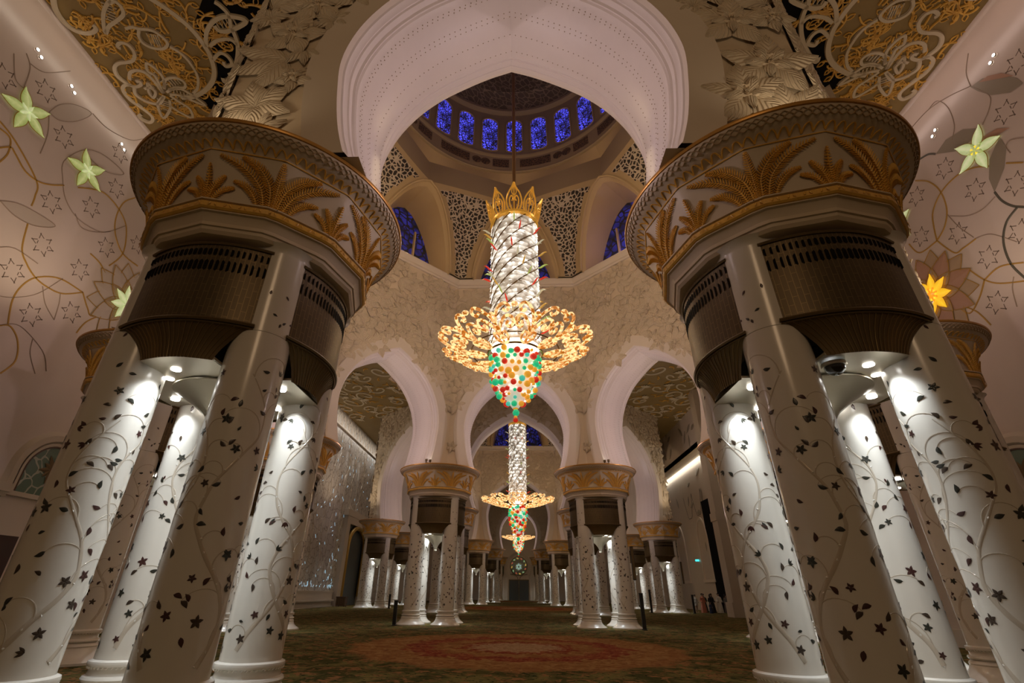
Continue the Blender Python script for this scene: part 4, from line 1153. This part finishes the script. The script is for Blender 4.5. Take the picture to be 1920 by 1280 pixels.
# horseshoe arch framing the far door
def hs(r, z, kk=1.): return [(-r * .86, 0), (-r * .86, z - r * .5)] + [(r * cos(a), z + r * sin(a) * (1.18 if sin(a) > 0 else 1)) for a in [radians(210) - radians(240) * i / 30 for i in range(31)]] + [(r * .86, z - r * .5), (r * .86, 0)]
F = MB()
for r0, r1, y0, y1 in ((3.5, 2.95, EY - .30, EY - .30), (3.5, 3.5, EY - .30, EY), (2.95, 2.55, EY - .28, EY - .05)):
    F.grid([[(a, y0, b) for a, b in hs(r0, 6.1)], [(a, y1, b) for a, b in hs(r1, 6.1)]])
fd = tag(F.build('door_1', lower_wall, smooth=40), kind='structure')
g = MB(); c = (0, 6.75); P = [(1.85 * cos(t), 6.75 + 1.85 * sin(t)) for t in [i * 2 * pi / 40 for i in range(40)]]
g.add([(a, EY - .12, b) for a, b in P] + [(0, EY - .12, 6.75)], [(i, (i + 1) % 40, 40) for i in range(40)], uv=P + [c]); g.build('rose_window', rose_glass, fd, smooth=0)
g = MB(); q = random.Random(2)
for i in range(12):
    a = i * pi / 6; g.leaf(1.45 * cos(a), 6.75 + 1.45 * sin(a), a + 1.2, .55, .3, lambda u, v, h: (u, EY - .13 - h, v), .02, mi=i % 3, n=4)
    g.leaf(.15 * cos(a), 6.6 + .15 * sin(a), a, .62, .22, lambda u, v, h: (u, EY - .13 - h, v), .02, mi=3 if i % 2 else 1, n=4)
rose_em = [mat('lit rose glass ' + n, c, .3, em=c, es=.55) for n, c in (('amber', (.55, .38, .08)), ('green', (.25, .42, .20)), ('red', (.42, .10, .05)), ('blue', (.40, .55, .62)))]
g.build('rose_petals', rose_em, fd, smooth=0)
g = MB(); g.tube([(1.88 * cos(t), EY - .14, 6.75 + 1.88 * sin(t)) for t in [i * 2 * pi / 40 for i in range(40)]], .07, 5, closed=True)
for sg in (-1, 1):
    g.tube([(sg * .15, EY - .14, 4.0), (sg * .35, EY - .14, 4.6), (sg * 1.0, EY - .14, 5.0), (sg * 1.9, EY - .14, 5.1)], .05, 5)
g.box(-2.2, 2.2, EY - .16, EY - .08, 3.9, 4.05); g.box(-.05, .05, EY - .16, EY - .08, 0, 4)
g.box(-2.2, -2.1, EY - .16, EY - .08, 0, 4); g.box(2.1, 2.2, EY - .16, EY - .08, 0, 4)
g.build('door_frame', bronze, fd, smooth=0)
for sg in (-1, 1):
    g = MB(); g.box(sg * 1.07 - 1.0, sg * 1.07 + 1.0, EY - .12, EY - .06, .05, 3.9); g.build('door_leaf', door_glass, fd, smooth=0)
# lower right wall: arched recess, small signs of relief
MLo = on_wall(22.0, -1)
r = MB()
for yc in (61.5, 70.0):
    A = [(yc - 1.6, 3.2)] + [(yc - 1.6 * cos(pi * i / 16), 7.2 + 2.6 * sin(pi * i / 16)) for i in range(17)] + [(yc + 1.6, 3.2)]
    r.strip(A, .3, MLo, .12)
    r.box(21.8, 22, yc - 1.8, yc + 1.8, 2.9, 3.2)
r.build('arched_recess_trim', plaster_trim, lo, smooth=0)
r = MB(); q = random.Random(6)
for _ in range(26):
    u, v = q.uniform(40, 70), q.uniform(7, 15.5); a = q.uniform(0, 6); L = q.uniform(1.0, 1.7)
    r.leaf(u, v, a, L, L * .42, MLo, .03, n=6)
r.leaf(52.5, 9.3, 1.5, 2.2, .7, MLo, .03); 
for i in range(5): r.leaf(52.5, 8.6, i * 2 * pi / 5, 1.5, .6, MLo, .03)
r.build('dark_leaf_inlay', petal_grey, lo, smooth=0)
r = MB(); MU = on_wall(19.7, -1)
for _ in range(14):
    u, v = q.uniform(46.5, 66), q.uniform(17, 19.8); r.leaf(u, v, q.uniform(0, 6), 1.6, .5, MU, .03, n=6)
r.build('dark_leaf_inlay', petal_grey, up, smooth=0)
r = MB()
for k in range(6):
    u = 47 + k * 3.2; r.strip(cr([(u, 13), (u + .8, 10.5), (u + 1.6, 10.2), (u + 2.4, 10.5), (u + 3.2, 13)], 6), .08, MLo, .02)
r.build('dark_arc_inlay', dark_line, lo, smooth=0)
# ------------------------------------------------------------------ chandeliers (local origin at the tip of the bead cluster, z measured from the floor of the first)
def chandelier(name_label, cy, kr, ks, z_tip, kz, rod_top, detail):
    """kr = cylinder radius scale, ks = saucer scale"""
    def Z(z): return (z - 7.9) * kz
    root = empty('chandelier', (0, cy, z_tip))
    tag(root, name_label, 'chandelier', 'crystal chandeliers down the middle of the hall')
    m = MB(); m.tube([(0, 0, Z(18.4)), (0, 0, rod_top - z_tip)], .10, 8); m.build('rod', mat('ceiling rod bronze', (.20, .11, .04), .5, .3) if 'ceiling rod bronze' not in MATS else MATS['ceiling rod bronze'], root)
    q = random.Random(int(cy))
    R = 1.17 * kr
    core = MB(); core.lathe([(R * .93, Z(11.3)), (R * .93, Z(18.4)), (0, Z(18.45))], 36); core.build('crystal_core', crystal_core, root)
    # overlapping crystal scales in rows, left out along twelve rising spiral bands
    sc = MB(); rows = 28 if detail else 24; n = 30 if detail else 30
    for j in range(rows):
        z = 11.4 + 7.0 * j / rows; dz = 7.0 / rows
        for i in range(n):
            a = 2 * pi * (i + .5 * (j % 2)) / n
            ph = (a * 9 / (2 * pi) - (z - 11.4) * 1.35) % 1.
            if ph < .10: continue
            da = pi / n * .86; t = q.uniform(-.02, .02)
            def c(r, aa, zz): return (r * kr * cos(aa), r * kr * sin(aa), Z(zz))
            sc.add([c(1.11, a - da, z + dz * .84), c(1.11, a + da, z + dz * .84), c(1.17 + t, a + da, z + dz * .25), c(1.20 + t, a, z), c(1.17 + t, a - da, z + dz * .25)], [(0, 1, 2, 3, 4)])
    sc.build('crystal_scales', crystal, root, smooth=0)
    sg = MB()
    for k in range(9):
        pts = []
        for i in range(41):
            z = 11.4 + 7.0 * i / 40; a = ((k + .065) + (z - 11.4) * 1.35) * 2 * pi / 9
            pts.append((1.15 * kr * cos(a), 1.15 * kr * sin(a), Z(z)))
        sg.tube(pts, .030, 5)
    sg.build('spiral_band', brass_dark, root)
    # coloured glass leaves standing off the spiral bands
    gl = {}
    kinds = list(leaf_glass)
    for k in range(54 if detail else 36):
        i = k // 9; band = k % 9; z = 11.9 + 6.3 * (i + .15 + .5 * (band % 2)) / (6 if detail else 4)
        if z > 18.1: continue
        a = ((band + .065) + (z - 11.4) * 1.35) * 2 * pi / 9; kd = kinds[(k * 7 + i) % 4]
        if kd not in gl:
            mb = MB(); rws = []
            for s_ in range(7):
                t = s_ / 6; w = .10 * sin(pi * t ** .8); x = 1.16 * kr + .52 * t; z_ = .26 * sin(pi * t * .8) * t
                rws.append([(x, -w * .4, z_ - w * .5), (x, 0, z_ + w * .6), (x, w * .4, z_ - w * .5)])
            mb.grid(rws, cu=True); o = mb.build('glass_leaf', leaf_glass[kd], root, (0, 0, Z(z)), 40, a); gl[kd] = o.data
        else: link('glass_leaf', gl[kd], root, (0, 0, Z(z)), a)
    # crown of openwork gold leaves
    cm = MB()
    out = [(0, 0), (-.30, .35), (-.40, .75), (-.30, 1.15), (-.10, 1.5), (0, 1.7), (.10, 1.45), (.30, 1.15), (.40, .75), (.30, .35)]
    def lean(x, z): return (x * kr * .95, -(1.0 * kr + .30 * z), Z(18.3) + z * 1.05 * min(kz, 1.1))
    cm.tube([lean(*p) for p in cr(out, 4, True)], .042, 5, closed=True)
    for s_ in (-1, 1):
        cm.tube([lean(s_ * x, z) for x, z in cr([(0, .1), (.20, .5), (.24, .85), (.12, 1.02), (.05, .86), (.12, .76)], 5)], .038, 5)
        cm.tube([lean(s_ * x, z) for x, z in cr([(.0, 1.6), (.12, 1.25), (.08, 1.1), (0, 1.05)], 5)], .028, 5)
    cm.tube([lean(0, z) for z in (.0, .5, 1.0, 1.6)], .028, 5)
    cd = None
    for k in range(9):
        if cd is None: cd = cm.build('crown_leaf', crown_gold, root, None, 40, k * 2 * pi / 9).data
        else: link('crown_leaf', cd, root, None, k * 2 * pi / 9)
    cb = MB(); cb.lathe([(R * .9, Z(18.35)), (R * 1.06, Z(18.4)), (R * 1.06, Z(18.55)), (R * .9, Z(18.6))], 36); cb.build('crown_ring', crown_gold, root)
    # saucer of gold scrollwork
    RO, RI = 3.47 * ks, 1.22 * kr
    zi, zo = Z(10.98), Z(11.62)
    def M(u, v, h):
        """u = angle * mean radius, v = 0..1 from hub to rim"""
        rr = lerp(RI, RO, v); a = u / 2.3; z = zi + (zo - zi) * (max(v, 0.) ** 1.6)
        return (rr * cos(a), rr * sin(a), z - h)
    sm = MB(); NS = 10; W = 2.3 * 2 * pi / NS
    def sc_tube(pts, r, u0):
        sm.tube([M(u0 + a, b, 0) for a, b in cr(pts, 4)], r * ks, 5)
    for k in range(NS):
        u0 = k * W
        for s_ in (-1, 1):
            sc_tube([(s_ * .02, .04), (s_ * .22, .07), (s_ * .36, .20), (s_ * .27, .36), (s_ * .10, .31), (s_ * .10, .20), (s_ * .20, .19)], .062, u0)
            sc_tube([(s_ * .05, .40), (s_ * .20, .56), (s_ * .42, .72), (s_ * .62, .70), (s_ * .66, .56), (s_ * .52, .46), (s_ * .42, .53), (s_ * .48, .60)], .074, u0)
            sc_tube([(s_ * .0, .56), (s_ * .10, .74), (s_ * .28, .92), (s_ * .46, .98), (s_ * .56, .90), (s_ * .48, .82), (s_ * .38, .86)], .074, u0)
        sc_tube([(0, .0), (0, .3), (0, .62)], .062, u0)
        for (du, v, r) in ((0, .66, .13), (0, .80, .13), (0, .40, .12), (W / 2, .96, .15)):
            c = Vector(M(u0 + du, v, .02)); r *= ks
            sm.grid([[(c.x + r * sin(th) * cos(f), c.y + r * sin(th) * sin(f), c.z + r * .7 * cos(th)) for f in [i * pi / 3 for i in range(6)]] for th in [.3, 1.0, 1.57, 2.1, 2.8]], cu=True)
    sm.build('saucer_scrollwork', scroll_glow, root)
    fr = MB()
    for v, r in ((0., .055), (.33, .03)): fr.tube([M(i * 2.3 * 2 * pi / 72, v, -.03) for i in range(72)], r * ks, 5, closed=True)
    fr.build('saucer_ring', brass_dark, root)
    # bead cluster
    prof = [(1.06, 10.95), (1.08, 10.4), (1.06, 9.9), (.92, 9.45), (.66, 9.05), (.40, 8.75), (.18, 8.5)]
    kb = kr if not detail else 1.
    bc = MB(); bc.lathe([(r * .78 * kb, Z(z)) for r, z in prof] + [(0, Z(8.45))], 24); bc.build('bead_core', bead_heart, root)
    def sph(mb, c, r, nu=12, nv=8):
        mb.grid([[(c[0] + r * sin(th) * cos(f), c[1] + r * sin(th) * sin(f), c[2] + r * cos(th)) for f in [i * 2 * pi / nu for i in range(nu)]] for th in [max(.02, min(pi - .02, i * pi / nv)) for i in range(nv + 1)]], cu=True)
    cols = ['red', 'red', 'red', 'green', 'green', 'amber', 'amber', 'amber', 'turquoise']
    bd = {}; rest = {c: MB() for c in bead_cols}
    beads = []
    for j, z in enumerate([10.8, 10.5, 10.2, 9.9, 9.6, 9.35, 9.1, 8.9, 8.7]):
        r = interp([(-z_, r_) for r_, z_ in prof], -z) * kb; n = max(5, int(2 * pi * r / .30))
        for i in range(n):
            a = 2 * pi * (i + q.uniform(-.3, .3)) / n + j; beads.append((r * cos(a), r * sin(a), z + q.uniform(-.12, .12), q.choice(cols), q.uniform(.075, .16) * (1 if z > 9.2 else .85)))
    beads += [(0, 0, 8.52, 'amber', .12), (.02, 0, 8.3, 'green', .15), (0, .02, 8.1, 'amber', .08), (0, 0, 7.98, 'red', .11)]
    beads.sort(key=lambda b: b[1] * 1.0 - b[4] * 3)              # the ones facing the entrance, largest first
    for i, (x, y, z, c, r) in enumerate(beads):
        z = Z(z); r *= (kz if not detail else 1)
        if i < 95:
            if c not in bd:
                mb = MB(); sph(mb, (0, 0, 0), 1.); o = mb.build('glass_bead', bead_m[c], root, (x, y, z), 180); bd[c] = o.data
            else: o = link('glass_bead', bd[c], root, (x, y, z))
            o.scale = (r, r, r)
        else: sph(rest[c], (x, y, z), r, 8, 6)
    all_ = MB()
    for mi, (c, mb) in enumerate(rest.items()):
        if mb.f: all_.add(mb.v, mb.f, mi)
    for _ in range(160):                                          # clear drops between the coloured ones
        z = q.uniform(8.9, 10.9); r = interp([(-z_, r_) for r_, z_ in prof], -z) * .93 * kb; a = q.uniform(0, 2 * pi)
        b = MB(); sph(b, (r * cos(a), r * sin(a), Z(z)), .06, 6, 4); all_.add(b.v, b.f, 4)
    tag(all_.build('glass_beads', [bead_m[c] for c in bead_cols], root, smooth=180), kind='stuff')
    return root
chandelier('nearest and largest-looking crystal chandelier with a wide gold scroll saucer', OC1, 1., 1., 7.9, 1., 49., True)
chandelier('second chandelier, hanging just below the bead tip of the nearest one', OC2, .98, 1.335, 6.75, 1.40, 56., False)
chandelier('third and farthest chandelier, mostly hidden behind the second, above the far door', OC3, 1., 1., 7.95, 1., 22.4, False)

# ------------------------------------------------------------------ small things
def uplight(x, y, ang, label):
    r = empty('uplight', (x, y, CAPZ), ang)
    b = MB(); b.box(-.16, .16, -.08, .08, 0, .05); b.box(-.14, -.10, -.02, .02, .05, .13); b.box(.10, .14, -.02, .02, .05, .13); b.build('base', bronze, r, smooth=0)
    for s_ in (-1, 1):
        h = MB(); h.lathe([(.0, .10), (.06, .11), (.075, .15), (.075, .25), (.065, .25)], 12, c=(s_ * .12, 0)); o = h.build('lamp_head', bronze, r)
        l = MB(); l.lathe([(.066, .245), (0, .25)], 12, c=(s_ * .12, 0)); l.build('lamp_lens', lens_m, o, smooth=0)
    tag(r, label, 'spotlight', 'uplights standing on the capitals')
for x, y, a, lab in ((-5.3, 28.1, .5, 'twin uplight on the outer rim of the left second-row capital'), (5.3, 28.1, -.5, 'twin uplight on the outer rim of the right second-row capital'),
                     (-15.9, 53.1, .7, 'twin uplight on the capital beside the gilded side door'), (15.9, 53.1, -.7, 'twin uplight on the capital beside the group of people'),
                     (-17.1, 66.9, .7, 'twin uplight on the smaller capital behind the one by the gilded side door'), (17.1, 66.9, -.7, 'twin uplight on the smaller capital behind the one by the group of people')):
    uplight(x, y, a, lab)
for x, y, z, lab in ((-16.9, 9.3, 18.4, 'tiny modelled twin glint high on the left wall, nearest the picture edge'), (-16.9, 10.7, 18.45, 'tiny modelled twin glint high on the left wall, above the first star flower'), (-16.9, 13.3, 18.4, 'tiny modelled twin glint high on the left wall, next to the left front capital'),
                     (16.9, 10.7, 18.4, 'tiny modelled twin glint high on the right wall, nearest the picture edge'), (16.9, 13.5, 18.1, 'tiny modelled twin glint high on the right wall, next to the right front capital')):
    r = empty('wall_glint', (x, y, z)); tag(r, lab, 'glint', 'twin wall glints'); sg = 1 if x < 0 else -1  # reflected glints on the marble, built as lit discs in cases
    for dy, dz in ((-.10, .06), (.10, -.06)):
        m = MB(); m.lathe([(.07, 0), (.07, .05), (.055, .06)], 12); h = m.build('small_case', satin, r); h.location = (sg * .002, dy, dz); h.rotation_euler = (0, sg * pi / 2, 0)
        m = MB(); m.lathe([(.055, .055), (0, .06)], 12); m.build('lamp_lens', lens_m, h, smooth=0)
r = empty('security_camera', (4.82, 6.28, 4.55)); tag(r, 'black dome security camera under the right front column grille', 'camera')
r.location = (4.886 - .34, 7.35 - 1.14, 4.55)
m = MB(); m.lathe([(.155, .0), (.16, -.03), (.15, -.05), (.13, -.05)], 24); m.build('mounting_ring', satin, r)
m = MB(); m.lathe([(.13, -.04)] + [(.13 * cos(t), -.05 - .13 * sin(t)) for t in [i * pi / 16 for i in range(8)]] + [(0, -.18)], 24); m.build('glass_dome', chrome_glass, r)
def post(x, y, h, lab):
    r = empty('barrier_post', (x, y, 0)); tag(r, lab, 'post', 'dark floor posts beside the columns')
    m = MB(); m.box(-.09, .09, -.07, .07, .04, h); m.box(-.10, .10, -.08, .08, h, h + .03); m.build('post_body', black_plastic, r, smooth=0)
    m = MB(); m.lathe([(.15, 0), (.15, .03), (.12, .05), (0, .05)], 20); m.build('foot_plate', black_plastic, r)
post(-6.5, 28.55, 1.15, 'dark post at the left foot of the left second-row column')
post(6.5, 28.55, 1.65, 'dark post at the right foot of the right second-row column')
post(-13.05, 53.9, 1.25, 'small dark post at the foot of the column beside the gilded side door')
post(13.05, 53.8, 2.0, 'thin dark post left of the column beside the group of people')
post(17.2, 53.85, 1.6, 'thin dark post right of the column beside the group of people')
def speaker(x, y, z0, z1, lab):
    r = empty('column_speaker', (x, y, z0)); tag(r, lab, 'speaker', 'slim black speakers fixed to the shafts')
    m = MB(); h = z1 - z0; m.box(-.08, .08, -.06, .06, 0, h); m.build('casing', black_plastic, r, smooth=0)
    m = MB(); m.box(-.065, .065, -.07, -.06, .05, h - .05); m.build('speaker_mesh', bronze, r, smooth=0)
    m = MB(); m.box(-.03, .03, .05, .12, h * .45, h * .55); m.build('wall_bracket', black_plastic, r, smooth=0)
speaker(6.42, 29.2, 2.3, 4.0, 'slim black speaker high on the outer shaft of the right second-row column')
speaker(16.65, 54.1, 2.6, 4.6, 'slim black speaker on the column beside the group of people')
r = empty('wooden_chest', (-19.2, 57.6, 0)); tag(r, 'small dark wooden chest at the foot of the gilded side door', 'chest')
m = MB(); m.box(-.5, .5, -.4, .4, .08, .85); m.build('chest_body', wood, r, smooth=0)
m = MB(); m.box(-.54, .54, -.44, .44, .85, .95); m.build('lid', wood, r, smooth=0)
m = MB()
for i in range(5): m.box(-.42 + i * .2, -.36 + i * .2, -.415, -.40, .15, .8)
m.build('carved_slats', bronze, r, smooth=0)
for s_ in (-1, 1):
    for t_ in (-1, 1):
        m = MB(); m.box(s_ * .42 - .05, s_ * .42 + .05, t_ * .32 - .05, t_ * .32 + .05, 0, .08); m.build('foot', wood, r, smooth=0)
for x, y, z, w, lab, rz in ((21.8, 64.3, 5.2, .5, 'small lit teal exit lamp on the right wall beside the arched recess', 0), (4.1, 116.2, 4.6, .32, 'tiny lit teal exit lamp right of the far door', 0)):
    r = empty('exit_lamp', (x, y, z)); tag(r, lab, 'sign')
    m = MB(); m.box(-w / 2, w / 2, -.05, .05, 0, w * .5); m.build('small_case', black_plastic, r, smooth=0)
    m = MB(); m.box(-w * .45, w * .45, -.07, -.05, w * .05, w * .45); m.build('lit_face', green_sign, r, smooth=0)

# ------------------------------------------------------------------ people
skin = mat('skin', (.36, .22, .15), .5)
def cloth(n, c): return mat(n, c, .8)
CL = dict(black=cloth('black robe cloth', (.012, .011, .013)), white=cloth('white robe cloth', (.70, .66, .58)), coral=cloth('coral dress cloth', (.50, .17, .10)), brown=cloth('brown robe cloth', (.12, .07, .05)), grey=cloth('grey robe cloth', (.16, .15, .14)), green=cloth('dark green cloth', (.03, .07, .05)), navy=cloth('navy cloth', (.02, .03, .07)), pale=cloth('pale trouser cloth', (.45, .42, .36)), hair=cloth('dark hair', (.012, .010, .009)))
def person(x, y, h, face, robe, head, label, arm=(.25, .25), bag=None, stride=.0):
    """standing figure: one skinned body, robe and head covering as clothing children; face = heading of the gaze"""
    k = h / 1.7
    me = bpy.data.meshes.new('person')
    V = [(0, 0, .92), (0, 0, 1.12), (0, .01, 1.36), (0, .01, 1.45), (0, -.005, 1.53), (0, -.02, 1.60), (0, -.01, 1.67)]
    Rr = [.135, .12, .135, .055, .075, .085, .06]
    E = [(i, i + 1) for i in range(6)]
    for s_, st, ar in ((-1, -stride, arm[0]), (1, stride, arm[1])):
        o = len(V); V += [(s_ * .09, 0, .86), (s_ * .10, -.01 + st * .5, .48), (s_ * .10, .02 + st, .08), (s_ * .11, -.14 + st, .03)]; Rr += [.10, .062, .042, .035]
        E += [(0, o), (o, o + 1), (o + 1, o + 2), (o + 2, o + 3)]
        o = len(V); V += [(s_ * .19, 0, 1.36), (s_ * .25, .02, 1.10), (s_ * (.27 - ar * .3), -ar * .75, .93 + ar * .25), (s_ * (.27 - ar * .45), -ar * 1.0, .86 + ar * .35)]; Rr += [.062, .046, .036, .03]
        E += [(2, o), (o, o + 1), (o + 1, o + 2), (o + 2, o + 3)]
    me.from_pydata([(a * k, b * k, c * k) for a, b, c in V], E, [])
    me.materials.append(skin)
    b = link('person', me, None, (x, y, 0), face)
    sk = b.modifiers.new('skin', 'SKIN'); sk.use_smooth_shade = True
    for i, v in enumerate(me.skin_vertices[0].data): v.radius = (Rr[i] * k, Rr[i] * k)
    me.skin_vertices[0].data[0].use_root = True
    b.modifiers.new('sub', 'SUBSURF').levels = 1; b.modifiers['sub'].render_levels = 1
    tag(b, label, 'person', 'visitors by the right wall')
    m = MB(); prof = [(.30, .06), (.27, .35), (.23, .7), (.19, 1.0), (.20, 1.2), (.215, 1.36), (.12, 1.45), (.07, 1.48)]
    if robe == 'pale': prof = prof[2:]
    rows = []
    for r_, z in prof: rows.append([(r_ * (1 + .07 * sin(7 * t) * (1 if z < 1 else .2)) * 1.0 * cos(t) * k, (.82 if z < 1.1 else .68) * r_ * (1 + .07 * sin(7 * t) * (1 if z < 1 else .2)) * sin(t) * k, z * k) for t in [i * 2 * pi / 28 for i in range(28)]])
    m.grid(rows, cu=True)
    for s_, ar in ((-1, arm[0]), (1, arm[1])):
        m.tube([(s_ * .17 * k, 0, 1.38 * k), (s_ * .255 * k, .02 * k, 1.10 * k), (s_ * (.27 - ar * .28) * k, -ar * .7 * k, (.94 + ar * .24) * k)], .075 * k, 8)
    m.build('robe', CL[robe], b)
    c = MB(); rows = []
    for r_, z, dy in ((.105, 1.44, .03), (.125, 1.52, .03), (.118, 1.62, .012), (.10, 1.70, .005), (.05, 1.745, .0)):
        lo = 0 if head == 'veil' else (0 if z > 1.55 else None)
        if lo is None: continue
        rows.append([(r_ * cos(t) * k, (dy + r_ * sin(t)) * k, z * k) for t in [(-60 + i * 300 / 20 + 0) * pi / 180 for i in range(21)]])
    c.grid(rows)
    c.build('head_veil' if head == 'veil' else 'hair', CL['black' if head == 'veil' else ('white' if head == 'ghutra' else 'hair')], b)
    return b
PX = [(18.1, 55.9, 1.60, .4, 'pale', 'hair', 'person in pale trousers at the left end of the group by the right wall'),
      (18.5, 54.9, 1.72, .3, 'coral', 'hair', 'person in a coral dress, near the left end of the group by the right wall'),
      (18.95, 55.9, 1.70, -.4, 'green', 'hair', 'person in dark green between the coral dress and the black robes'),
      (19.3, 54.9, 1.68, .2, 'black', 'veil', 'person in a black robe and veil left of the white robe'),
      (19.75, 55.9, 1.72, .5, 'black', 'veil', 'person in black standing close behind the white robe'),
      (20.1, 54.9, 1.76, .1, 'white', 'hair', 'person in a long white robe in the middle of the group'),
      (20.85, 54.9, 1.62, -.5, 'grey', 'veil', 'person in grey with a black veil, just right of the white robe'),
      (21.15, 55.9, 1.70, .6, 'brown', 'veil', 'person in brown at the dark opening, right part of the group'),
      (21.55, 54.9, 1.66, -.2, 'black', 'hair', 'person in black at the right end of the group, before the dark opening'),
      (18.95, 54.2, .95, .0, 'navy', 'hair', 'small child in navy in front of the group by the right wall')]
for a in PX: person(*a)
# dark opening in the lower right wall behind the group
m = MB(); m.box(21.93, 21.99, 57.0, 60.0, 0, 11.5); tag(m.build('trim_dark_opening', black, smooth=0), kind='structure')

# ------------------------------------------------------------------ light
W = bpy.data.worlds.new('World'); S.world = W; W.use_nodes = True
bg = W.node_tree.nodes['Background']; bg.inputs[0].default_value = (1., .70, .45, 1); bg.inputs[1].default_value = WORLD_E
WARM = (1., .74, .48); MAUVE = (1., .80, .86)
add_light('chandelier_glow', 'POINT', (0, OC1, 10.0), CH_E, WARM, .9)
add_light('chandelier_glow', 'POINT', (0, OC1, 15.5), CH_E * .55, (1., .88, .72), 1.4)
add_light('chandelier_glow', 'POINT', (0, OC2, 11.), CH_E * 1.2, WARM, 1.1)
add_light('chandelier_glow', 'POINT', (0, OC3, 10.5), CH_E * .7, WARM, .9)
for sx in (-5, 5): add_light('dome_fill', 'POINT', (sx, OC1, 23.6), DOME_E * 7.5, (1., .74, .45), 1.2)  # fill added to brighten the domes, no fittings hang here
add_light('dome_fill', 'POINT', (6, OC2, 25.0), DOME_E * 12, (1., .74, .45), 1.5)
add_light('chandelier_glow', 'POINT', (0, -8.0, 11.5), CH_E * ENTRY_K, (1., .66, .38), 1.6)          # unseen fill added behind the camera, for an assumed further chandelier
for (A, k, cy, sides, kk) in ((11.53, 1., OC1, (0, 1, 2, 4, 6, 7, 3, 5), 1.), (15.05, 1.46, OC2, (3, 5, 0, 4), 1.), (11.53, 1., OC3, (4,), .8)):
    for sd in sides:
        az = radians(45 * sd)
        for sg in (-1, 1):
            u, n, z = sg * 2.1 * k, .2, 8.75
            x = (A + n) * sin(az) + u * cos(az); y = cy + (A + n) * cos(az) - u * sin(az)
            # aim across at the opposite haunch
            tx = (A + n) * sin(az) - sg * 3.0 * k * cos(az); ty = cy + (A + n) * cos(az) + sg * 3.0 * k * sin(az)
            d = Vector((tx - x, ty - y, 11.6 - z)); rot = d.to_track_quat('-Z', 'Y').to_euler()
            add_light('arch_uplight', 'SPOT', (x, y, z), ARCH_E * kk, MAUVE, .12, rot, 120, 1.)
# cove lamps washing the tops of the side walls, and the lit cove on the right
for sg in (-1, 1):
    add_light('wall_cove_lamp', 'AREA', (sg * 15.6, 12., 19.9), COVE_E, (1., .84, .68) if sg < 0 else (1., .76, .68), rot=(0, -sg * radians(38), 0), sx=.3, sy=34)
add_light('wall_cove_lamp', 'AREA', (21.75, 66, 16.0), COVE_E * 1., (1., .93, .82), rot=(0, -radians(8), 0), sx=.15, sy=40)
for k in range(10): add_light('wall_washer', 'SPOT', (-20.05, 39 + 2.4 * k, 18.2), WASH_E, (.92, .96, 1.), .05, (0, -radians(1.5), 0), 34, .8)
add_light('wall_cove_lamp', 'AREA', (-19.0, 62, 19.6), COVE_E * 3., (1., .94, .86), rot=(0, radians(25), 0), sx=.3, sy=40)
for sg in (-1, 1):                                              # fill spots added in mid-air to brighten the side-bay ceilings
    for x, y in ((14.2, 12.2), (14.2, 25.6), (12.6, 34.5), (13.0, 44.0), (17.5, 52.0), (9., -1.)):
        add_light('bay_fill', 'SPOT', (sg * x, y, 8.8), BAY_E, (1., .80, .58), .2, (pi, 0, 0), 150, .8)
for sg in (-1, 1):                                              # lamps on the front capitals grazing the carved wall above them
    for x, y in ((4.9, 4.9), (6.6, 5.4)):
        add_light('capital_uplight', 'SPOT', (sg * x, y, 8.5), GRAZE_E, (1., .78, .52), .15, (pi - .12, 0, 0), 140, .9)
for k in range(8):                                              # lamps behind the clerestory sills of the first dome
    a = radians(45 * k); add_light('clerestory_lamp', 'POINT', (10.9 * sin(a), OC1 + 10.9 * cos(a), 23.3), DOME_E, (1., .72, .42), .3)
for a in (45, 90): add_light('clerestory_blue_lamp', 'POINT', (11.6 * sin(radians(a)), OC1 + 11.6 * cos(radians(a)), 24.4), DOME_E * .8, (.15, .15, 1.), .2)

# ------------------------------------------------------------------ camera
cam = bpy.data.cameras.new('camera'); co = bpy.data.objects.new('camera', cam); COL.objects.link(co); S.camera = co
p, yaw, roll = radians(27.964), radians(-2.888), radians(.846)
F_ = Vector((sin(yaw) * cos(p), cos(yaw) * cos(p), sin(p))); R0 = Vector((cos(yaw), -sin(yaw), 0)); U0 = R0.cross(F_)
Rv = R0 * cos(roll) + U0 * sin(roll); Uv = -R0 * sin(roll) + U0 * cos(roll)
co.matrix_world = Matrix(((Rv.x, Uv.x, -F_.x, .094), (Rv.y, Uv.y, -F_.y, 0), (Rv.z, Uv.z, -F_.z, 1.65), (0, 0, 0, 1)))
cam.sensor_width = 36; cam.lens = 36 * 882.76 / 1920; cam.shift_x = 29.66 / 1920; cam.clip_end = 400; cam.clip_start = .05
S.view_settings.view_transform = 'Standard'; S.view_settings.look = 'None'; S.view_settings.exposure = EXPO; S.view_settings.gamma = 1
S.view_settings.use_curve_mapping = False
S.cycles.max_bounces = 6; S.cycles.diffuse_bounces = 4; S.cycles.glossy_bounces = 2; S.cycles.transmission_bounces = 2
S.cycles.sample_clamp_indirect = 4.; S.cycles.use_denoising = True; S.cycles.use_light_tree = True
